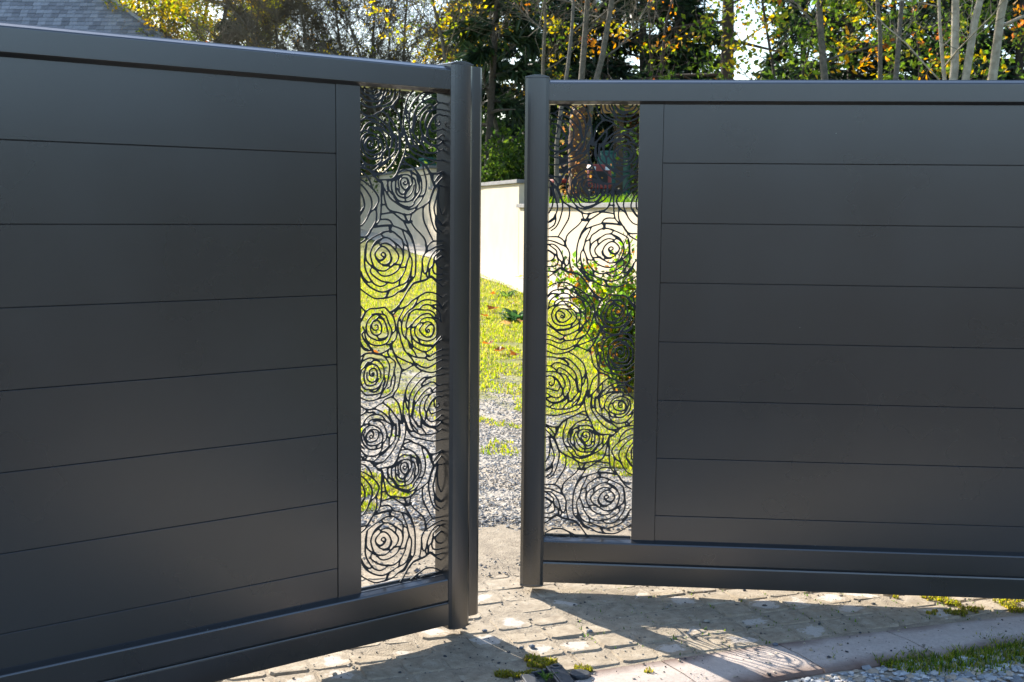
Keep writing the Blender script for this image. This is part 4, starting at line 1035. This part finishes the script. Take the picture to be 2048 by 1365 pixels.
for (x, y, R_, w_) in ((-.36, -.42, .25, .16), (.36, -.42, .25, .16), (-.33, .62, .18, .12), (.33, .62, .18, .12)):
    wh = lathe_x('wheel', [(-w_/2, R_*.55), (-w_/2, R_*.9), (-w_*.35, R_), (w_*.35, R_), (w_/2, R_*.9), (w_/2, R_*.55)], M_RUBBER, tc, (x, y, R_))
    lathe_x('rim', [(-w_*.52, .02), (-w_*.52, R_*.53), (w_*.52, R_*.53), (w_*.52, .02)], M_WHITEPL, wh, (0, 0, 0))
b = MB(); b.tube([(0, .16, .69), (0, .02, .86)], [.02, .02], 8); b.build('steering_column', M_RUBBER, tc)
b = MB(); pts = [(.17*math.cos(t), -.0+.14*math.sin(t), .87+.08*math.sin(t)) for t in np.linspace(0, 2*math.pi, 17)]; b.tube(pts, [.014]*17, 6, cap=False); b.build('steering_wheel', M_RUBBER, tc)
bx('grille', M_RUBBER, tc, -.12, .12, .8505, .862, .42, .60, bevel=.003)
for x in (-.11, .11): bx('headlight', M_WHITEPL, tc, x-.035, x+.035, .852, .868, .615, .665, bevel=.004)
def barrel(name, label, loc, R_, H_, m):
    root = empty(name, loc); tag(root, label, 'barrel'); n = 24; prof = [(0, .9), (.02, .97), (.3, 1.0), (.33, 1.03), (.36, 1.0), (.64, 1.0), (.67, 1.03), (.70, 1.0), (.97, .95), (1.0, .88)]
    b = MB(); v = [(R_*k_*math.cos(2*math.pi*k/n), R_*k_*math.sin(2*math.pi*k/n), H_*z_) for z_, k_ in prof for k in range(n)]; q = len(prof)
    b.add(v, [(i*n+k, i*n+(k+1) % n, (i+1)*n+(k+1) % n, (i+1)*n+k) for i in range(q-1) for k in range(n)]+[tuple(range(n)), tuple((q-1)*n+k for k in range(n))]); b.build('drum', m, root)
    b = MB(); b.prism([(R_*.93*math.cos(2*math.pi*k/n), R_*.93*math.sin(2*math.pi*k/n)) for k in range(n)], H_*.99, H_*1.03, 'z'); b.build('lid', m, root, bevel=.006)
barrel('water_barrel', 'green plastic water barrel standing inside the dark shed', (ax(1222, 22.6), 22.6, 1.34), .30, 1.02, M_TEAL)
jc = empty('canister', (ax(1205, 20.4), 20.4, 1.34+.42), .3); tag(jc, 'white plastic canister on a crate beside the red tractor', 'canister')
b = MB(); b.prism([(-.07, 0), (.07, 0), (.07, .24), (.03, .30), (-.07, .30)], -.10, .10, 'y'); b.build('body', M_WHITEPL, jc, bevel=.015)
b = MB(); b.prism([(.045+.018*math.cos(t), .018*math.sin(t)) for t in np.linspace(0, 6.28, 10, endpoint=False)], .27, .32, 'z'); b.build('screw_cap', M_RED, jc)
cr = empty('crate', (ax(1205, 20.4), 20.4, 1.335), .3); tag(cr, 'slatted wooden crate carrying a white canister', 'crate')
for k in range(4):
    for y in (-.18, .165): bx('slat', M_SHEDWOOD, cr, -.22, .22, y, y+.015, .01+k*.105, .09+k*.105, bevel=.002)
    for x in (-.235, .2205): bx('slat', M_SHEDWOOD, cr, x, x+.014, -.18, .18, .01+k*.105, .09+k*.105, bevel=.002)
bx('lid', M_SHEDWOOD, cr, -.235, .235, -.185, .185, .405, .419, bevel=.002)
gb = empty('bin', (ax(872, 27.5), 27.5, 1.42), .25); tag(gb, 'green plastic bin behind the step in the garden wall', 'bin')
b = MB(); b.prism([(-.26, .05), (.26, .05), (.32, .95), (-.32, .95)], -.3, .3, 'y'); b.build('tub', M_TEAL, gb, bevel=.02); bx('lid', M_TEAL, gb, -.35, .35, -.34, .33, .955, 1.02, bevel=.02)
for x in (-.22, .22): lathe_x('wheel', [(-.03, .10), (.03, .10)], M_RUBBER, gb, (x, .28, .10), 14)
fe = empty('railing', (ax(1006, 24.5), 24.5, 1.36), -.2); tag(fe, 'low navy metal railing behind the cream wall seen through the open gate', 'railing')
for k in range(15): bx('bar', M_NAVY, fe, -.56+k*.08-.016, -.56+k*.08+.016, -.012, .012, .0, .72, bevel=.002)
for z_ in (.08, .66): bx('rail', M_NAVY, fe, -.62, .62, .013, .035, z_, z_+.045, bevel=.002)

# unseen hedges added to darken the gate's reflections: left, behind and right of the viewpoint
def unseen_hedge(label, loc, L, H, rz, n):
    root = empty('unseen_hedge', loc, rz); tag(root, label, 'unseen_hedge'); b = MB(); b.box(-L/2, L/2, -.5, .5, 0, H-.15); b.build('core', M_BARKDARK, root)
    f = rng.integers(0, 3, n); x = rng.uniform(-L/2, L/2, n); y = np.where(f == 0, rng.uniform(-.5, .5, n), np.where(f == 1, -.5, .5)); z_ = np.where(f == 0, H-.15, rng.uniform(0, H, n))
    P = np.stack([x, y, z_], 1)+rng.normal(0, .13, (n, 3)); P[:, 2] = np.maximum(P[:, 2], .02); b = MB(); leaves(b, P, .16, pick(GREEN, n)); b.build('foliage', M_LEAF, root, fixn=False)
unseen_hedge('added unseen dark green hedging left of the drive for the gate post to reflect', (-8.5, 13, .1), 22, 2.6, math.radians(96), 14000)
unseen_hedge('added unseen dark green hedging across the street for the gate boards to reflect', (-4, -13, -.45), 44, 4.2, 0, 22000)
unseen_hedge('tall added unseen hedging on the right for the left gate leaf to reflect', (15, -2, -.2), 24, 4.6, math.radians(100), 20000)

# ------------------------------------------------------------------ house
hs = empty('house', (-14, 40, 0)); tag(hs, 'house with a grey slate hipped roof rising above the left gate leaf', 'house')
HX = lambda x, y, z_: (x+14, y-40, z_)
ridge_z = 9.3; yR = 40.86
b = MB(); A = (-8.73, 36.76, 5.2); B = (-14.9, yR, ridge_z); C = (-24, yR, ridge_z); D = (-24, 36.76, 5.2); E_ = (-8.73, 44.96, 5.2); F_ = (-24, 44.96, 5.2)
b.add([HX(*q) for q in (A, B, C, D, E_, F_)], [(0, 1, 2, 3), (0, 4, 1), (4, 5, 2, 1), (3, 2, 5), (0, 3, 5, 4)]); roof = b.build('roof', M_SLATE, hs)
b = MB(); b.box(*HX(-23.8, 37.2, 0)[:1], HX(-9.2, 0, 0)[0], 37.2-40, 44.5-40, .2, 5.19); b.build('wall', M_HOUSEWALL, hs)
s2 = math.sqrt(.5); SW, SE = .235, .187
def slate_v(w, l=.30, t=.008):
    return [(-w/2, 0, .018), (w/2, 0, .018), (w/2, l, .002), (-w/2, l, .002), (-w/2, 0, .002), (w/2, 0, .002)]
SF = [(0, 1, 2, 3), (4, 5, 1, 0), (4, 0, 3), (5, 2, 1)]
rot = Matrix(((1, 0, 0), (0, s2, -s2), (0, s2, s2)))
rr_ = random.Random(5); smesh = []
for k in range(3):
    b = MB(); b.add(slate_v(SW-.009), SF); o = b.build('slate', M_SLATE, roof, fixn=False); smesh.append(o)
rest = MB(); cnt = 0
for i in range(31):
    s0 = i*SE; zz = 5.2+s0*s2; yy = 36.76+s0*s2; xhip = -8.73-(zz-5.2)*1.505
    x = xhip-(.5 if i % 2 else 1.0)*SW*.5-rr_.uniform(0, .03)
    while x > -23.9:
        xx = x+rr_.uniform(-.006, .006); P = Vector((xx, yy, zz+.05-CAM_Z)); d = P.dot(_fw); sx = 1024+F_PX*P.dot(CR)/d; sy = 682.5-F_PX*P.dot(CU)/d
        off = rr_.uniform(-.006, .006); yaw = rr_.uniform(-.012, .012)
        if -15 < sx and -12 < sy < 44.8+sx*.1005+8 and cnt < 295:
            o = smesh[cnt] if cnt < 3 else smesh[cnt % 3].copy()
            if cnt >= 3: COL.objects.link(o); o.parent = roof
            M_ = Matrix.Translation(HX(xx, yy+off*s2, zz+off*s2)) @ rot.to_4x4() @ Matrix.Rotation(yaw, 4, 'Z'); o.matrix_local = M_; cnt += 1
        else:
            M_ = Matrix.Translation(HX(xx, yy, zz)) @ rot.to_4x4(); rest.add([tuple(M_ @ Vector(q)) for q in slate_v(SW-.005)], SF)
        x -= SW
tag(rest.build('slates', M_SLATE, roof, fixn=False), kind='stuff')
b = MB(); b.tube([HX(-8.6, 36.7, 5.2), HX(-14.9, yR, ridge_z+.03)], [.05, .05], 6); b.tube([HX(-14.9, yR, ridge_z+.03), HX(-24, yR, ridge_z+.03)], [.06, .06], 6); b.build('ridge_cap', M_ZINC, roof)

# ------------------------------------------------------------------ trees behind
TZ = 1.36
def at(px, Y, z_=None): return (ax(px, Y), Y, TZ+.01*max(0, Y-18) if z_ is None else z_)
G1 = 'yellow leaved trees beside the slate roof'
for i, (px, Y, ln) in enumerate(((268, 41, -.03), (322, 40, .01), (362, 43, .03), (420, 38, .05), (470, 42, 0.0), (300, 46, .05))):
    tree('yellow_tree', ['tall yellow green tree nearest the slate roof edge', 'straight dark stemmed yellow tree just right of the slate roof', 'yellow tree whose stem leans right, third from the slate roof', 'crooked stemmed bright yellow tree above the middle of the left gate leaf', 'yellow tree merging into the bare brown thicket', 'pale yellow tree behind the slate roof corner'][i],
         at(px, Y, .9), 10.5, .115, 100+i, (ln, 0), M_BARKDARK, .38, 20, .30, 4, 300, 7000, .11, AUT_Y+[(.2, .24, .03), (.3, .34, .03)], .20, wob=.06, group=G1)
tree('russet_bush', 'low russet brown bush between the slate roof and the yellow trees', at(345, 38, 2.2), 5.4, .05, 131, (0, 0), M_BARK, .3, 18, .25, 4, 1500, 1800, .05, [(.30, .17, .05), (.26, .2, .05), (.36, .24, .04)], .12, cat='bush')
G2 = 'bare brown thicket behind the left gate leaf'
for i, px in enumerate((500, 565, 625, 690, 745, 800)):
    tree('bare_tree', ['leafless brown tree at the left end of the thicket beside the yellow trees', 'leafless brown tree second from the left in the bare thicket', 'leafless brown tree third from the left in the bare thicket', 'leafless brown tree third from the right in the bare thicket', 'leafless brown tree above the stile left of the rose panel', 'leafless brown tree at the right end of the thicket above the left rose panel'][i], at(px, 32+1.5*(i % 2)), 6.6+.5*(i % 3), .06, 200+i, (.05*((i % 3)-1), 0), M_BARK, .12, 26, .34, 5, 5200, 130, .07, AUT_O+AUT_Y, .2, .006, (.25, .8), G2)
conifer(at(463, 37), 5.6, 301, 'small dark conifer between the yellow trees and the bare thicket', None, .08, .14, .5)
# hazels with yellow leaves over the meeting posts
tree('hazel', 'yellow leaved hazel with thin grey stems left of the meeting posts', at(790, 31), 8.5, .045, 401, (-.02, 0), M_BARK, .25, 20, .30, 5, 1400, 3000, .075, AUT_Y, .16, .005, (.2, .7), 'hazels with yellow leaves', stems=[(0, 0, -.12, 0, 1), (.15, 0, .10, .05, .95), (-.1, .1, .02, .1, .9)], zlow=2.1)
tree('hazel', 'thin upright hazel directly above the left meeting post', at(908, 24), 8, .045, 402, (.02, 0), M_BARK, .25, 20, .30, 5, 1400, 2200, .075, AUT_Y, .16, .005, (.2, .7), 'hazels with yellow leaves', stems=[(0, 0, .0, 0, 1), (.1, 0, .12, .05, .9)], zlow=2.0)
tree('hazel', 'yellow and green leaved hazel above the end post of the right leaf', at(1000, 24), 8.0, .045, 403, (.02, 0), M_BARK, .25, 20, .30, 5, 1500, 2000, .075, AUT_Y+GREEN, .18, .005, (.2, .7), 'hazels with yellow leaves', zlow=2.4)
tree('slender_tree', 'slender grey forked tree rising between the two gate leaves', at(1052, 19.5), 7.0, .034, 404, (.05, 0), M_BARK, .30, 12, .26, 4, 500, 90, .065, AUT_O, .12, .005, (.2, .6), wob=.12)
tree('forked_tree', 'rough reddish stump trunk forking into two thin grey stems behind the right rose panel', at(1150, 17.2, 1.28), 7.2, .055, 405, (0, 0), M_BARK, .33, 14, .28, 4, 900, 260, .065, AUT_O+AUT_Y, .15, .005, (.2, .7), wob=.09, stems=[(-.10, 0, -.03, 0, 1.0), (.10, 0, .06, 0, .95)])
b = MB(); b.tube([(0, 0, -.1), (.02, 0, .4), (-.01, 0, .9), (.0, 0, 1.3), (.03, 0, 1.7)], [.19, .13, .12, .11, .05], 12); b.build('stump', M_BARKRED, bpy.data.objects['forked_tree'], smooth=True)
N = 420; P = np.stack([rng.normal(0, .15, N), rng.normal(-.12, .1, N), rng.uniform(0, 1.75, N)], 1); b = MB(); leaves(b, P, .06, pick([(.25, .12, .05), (.34, .18, .06), (.18, .14, .05), (.1, .12, .03)], N)); b.build('ivy', M_LEAF, bpy.data.objects['forked_tree'], fixn=False)
tree('leaning_tree', 'thin leaning trunk close to the end post seen through the right rose panel', at(1114, 16.6, 1.28), 6.4, .034, 406, (.03, 0), M_BARK, .35, 9, .26, 3, 300, 110, .07, AUT_Y+GREEN, .15, .005, (.2, .6), wob=.09)
tree('red_trunk_tree', 'tree with a stout reddish trunk behind the left rose panel', at(746, 33, 1.5), 3.9, .19, 407, (.0, 0), M_BARKRED, .55, 12, .3, 4, 700, 700, .08, MIXED, .2, .006, (.2, .7))
# conifers
G3 = 'dark conifers in the background'
CON = ['dark conifer above the left meeting post', 'dark conifer behind the gap between the two leaves', 'dark conifer behind the end post of the right leaf', 'dark conifer above the right rose panel, left one', 'dark conifer above the right rose panel, right one', 'narrow dense dark conifer left of the patch of open sky', 'dark conifer behind the bushy green autumn tree', 'dark conifer right behind the upright grey trunk', 'dark conifer behind the two thin leaning stems', 'dark conifer left of the pale twin stems', 'dark conifer behind the pale leaning trunk', 'dark conifer at the right edge of the picture', 'rightmost dark conifer, mostly outside the picture']
for i, (px, Y, H, w, dn, bare) in enumerate(((930, 37, 12, .16, 1.0, 0), (1050, 33, 11, .25, 1.1, .1), (1120, 38, 13, .22, 1.0, 0), (1200, 31, 10, .25, 1.1, .0), (1285, 30, 11, .22, 1.2, 0), (1345, 28, 9.5, .13, 1.2, 0), (1590, 35, 11, .15, .9, .1), (1690, 33, 11, .25, 1.2, 0), (1770, 37, 12, .25, 1.1, 0), (1850, 31, 10, .25, 1.1, 0), (1935, 34, 12, .25, 1.2, 0), (2020, 29, 10, .25, 1.1, 0), (2110, 32, 11, .25, 1.0, 0))):
    conifer(at(px, Y), H, 500+i, CON[i], G3, .13, w, dn, .08, bare)
conifer(at(968, 23.5), 11, 520, 'conifer with a bare black trunk in the gap right beside the meeting strip', None, .075, .10, .6, .05, .18)
conifer(at(1447, 23), 11, 521, 'pine with a thick black trunk and thin open branches against the sky', None, .15, .22, .45, .10, .5, 'pine')
# mixed autumn trees, right half
for i, (px, Y, H, ln, lab, nl, pal) in enumerate(((1515, 19.5, 7.0, .04, 'green and yellow leaved thin tree right of the black pine trunk', 1500, MIXED), (1575, 20.5, 7.5, -.03, 'bushy green autumn tree with orange flecks left of the grey trunk', 1800, MIXED), (1325, 25, 8, .02, 'orange flecked tree left of the black pine trunk', 350, AUT_O+AUT_Y+GREEN), (1280, 22, 8.0, .03, 'yellow orange leaved tree above the right rose panel', 600, AUT_Y+AUT_O+GREEN), (1990, 18, 7.5, .05, 'green and orange leaved tree at the right edge of the picture', 1800, MIXED), (1830, 21, 8, -.04, 'orange and yellow leaved tree behind the pale twin stems', 1300, AUT_O+MIXED))):
    tree('autumn_tree', lab, at(px, Y), H, .032, 600+i, (ln, 0), M_BARKDARK, .18, 22, .30, 5, 320, int(nl*1.7), .095, pal, .2, .005, (.2, .6), 'autumn trees in the garden', wob=.10)
tree('grey_tree', 'upright grey trunk with a fork at its top, middle of the right gate leaf', at(1656, 17), 7.5, .062, 620, (.0, 0), M_BARK, .25, 12, .28, 4, 300, 1100, .10, MIXED+AUT_O, .18, .005, (.2, .6), wob=.06)
tree('leaning_tree', 'thin grey stem leaning right, between the grey trunk and the curved stem', at(1728, 16), 7, .036, 621, (.09, 0), M_BARK, .35, 8, .22, 3, 250, 220, .075, MIXED, .15, .005, (.2, .6), wob=.10)
tree('leaning_tree', 'curved grey stem leaning right, left of the pale twin stems', at(1776, 15.5), 7, .045, 622, (.13, 0), M_BARK, .35, 9, .25, 3, 300, 260, .085, AUT_Y+GREEN, .18, .005, (.2, .6), wob=.12)
tree('pale_twin_tree', 'pale barked tree with two parallel stems joined near the gate rail', at(1893, 14), 7, .056, 623, (0, 0), M_BARKPALE, .4, 9, .26, 3, 250, 260, .085, MIXED, .2, .005, (.2, .6), wob=.05, stems=[(-.035, 0, -.035, 0, 1), (.035, .02, .012, 0, .95)], limb_r=.42)
tree('pale_leaning_tree', 'pale barked tree leaning right with a crooked side limb near the right edge', at(1932, 14.2), 7, .062, 624, (.06, 0), M_BARKPALE, .30, 10, .30, 3, 250, 300, .085, AUT_O+MIXED, .2, .005, (.2, .6), wob=.06, stems=[(0, 0, .085, 0, 1), (-.05, .0, -.16, .0, .55)], limb_r=.42)
# shrubs behind the wall
G4 = 'dark evergreen shrubs behind the garden wall'
for i, (px, Y, H, R) in enumerate(((715, 34, 2.6, 1.0), (790, 31, 3.0, 1.2), (850, 28.5, 2.6, 1.0), (925, 27, 2.0, 1.0), (1010, 22.5, 1.35, .8), (1040, 25.5, 1.5, 1.0), (1345, 20, 2.4, 1.0))):
    shrub('evergreen_shrub', ['dark evergreen shrub behind the wall at the left edge of the left rose panel', 'tall dark evergreen shrub behind the wall in the middle of the left rose panel', 'dark evergreen shrub behind the wall step in the left rose panel', 'dark evergreen shrub hidden mostly by the left meeting post', 'dark evergreen shrub by the navy railing in the gap', 'tall dark evergreen shrub beside the end post in the gap', 'dark evergreen shrub behind the boards of the right leaf'][i], at(px, Y), H, R, 700+i, 12, 2200, .10, [(.03, .06, .012), (.05, .085, .018), (.08, .12, .02)], 'shrub', G4, M_BARKDARK, .15)
# shrub and weeds in front of the wall
shrub('leafy_shrub', 'green leafy shrub in front of the cream wall behind the right rose panel', (ax(1262, 8.4), 8.4, gz(0, 8.4)), 1.05, .38, 801, 26, 6500, .042, [(.07, .14, .02), (.11, .21, .02), (.18, .28, .03), (.26, .32, .03), (.05, .10, .02), (.09, .17, .03), (.3, .14, .04)], 'shrub', None, M_BARK, .03)
shrub('tall_shoot', 'single tall yellow green shoot rising above the leafy shrub', (ax(1200, 8.3), 8.3, gz(0, 8.3)), 1.16, .10, 802, 2, 70, .035, [(.25, .28, .03), (.3, .3, .03)], 'plant', None, M_BARK, .02)
weed('broad_weed', 'dark green broad leaved weed clump in the mossy drive beside the end post', (ax(1034, 12.6), 12.6, gz(0, 12.6)), .2, 46, [(.04, .10, .03), (.06, .14, .05), (.09, .17, .07)], 'weed', .14, .026)
weed('small_weed', 'loose leafy weed at the foot of the cream wall strip', (ax(1014, 15.0), 15.0, gz(0, 15)), .15, 34, [(.09, .17, .04), (.14, .22, .05)], 'weed', .11, .016)
weed('stop_weed', 'tiny green weed growing out of the black gate catch', (.105, 3.50, gz(0, 3.5)+.004), .01, 14, [(.08, .17, .03), (.14, .22, .04)], 'weed', .032, .004)
# fallen leaves and single stones
for i, (px, py) in enumerate(((1012, 656), (1022, 614), (985, 628), (1045, 650), (978, 700), (1000, 712), (1036, 560), (967, 640), (985, 596), (1120, 690), (1175, 655), (745, 720), (790, 645), (1030, 720))):
    dY = 1.4312/((py-422.5)/F_PX+.0266); r = random.Random(i); s = r.uniform(.05, .085); x = ax(px, dY)
    b = MB(); pts = []
    for k in range(10):
        t = 2*math.pi*k/10; rad = s*(1.0 if k % 2 == 0 else .62); pts.append((rad*math.cos(t), rad*.75*math.sin(t), .012+.03*abs(math.cos(t))*r.uniform(.4, 1.3)))
    b.add([(0, 0, .012)]+pts, [(0, k+1, (k+1) % 10+1) for k in range(10)], (0.22, .085, .03) if i % 3 else (.32, .19, .09))
    o = b.build('fallen_leaf', M_LEAF, fixn=False, loc=(x, dY, drive_h(x, dY)+.02)); o.rotation_euler = (r.uniform(-.3, .3), r.uniform(-.3, .3), r.uniform(0, 6)); tag(o, 'curled brown dead leaf lying on the mossy drive', 'leaf', 'fallen leaves on the drive')
for i, (px, py) in enumerate(((974, 1286), (1050, 1321), (1072, 1319), (930, 1279), (1190, 1285), (715, 1307), (1573, 1310))):
    dY = 1.4312/((py-422.5)/F_PX+.0266); x = ax(px, dY); r = random.Random(50+i); s = r.uniform(.006, .011)
    v, f = IV, IF; b = MB(); b.add([(p[0]*s*r.uniform(.8, 1.3), p[1]*s*r.uniform(.7, 1.1), p[2]*s*.6) for p in v], f.tolist(), (.13, .15, .18))
    o = b.build('stone_chip', M_PEBBLE, loc=(x, dY, gz(x, dY)+s*.45)); tag(o, 'dark blue grey stone chip lying loose on the paving', 'stone', 'stone chips on the paving')
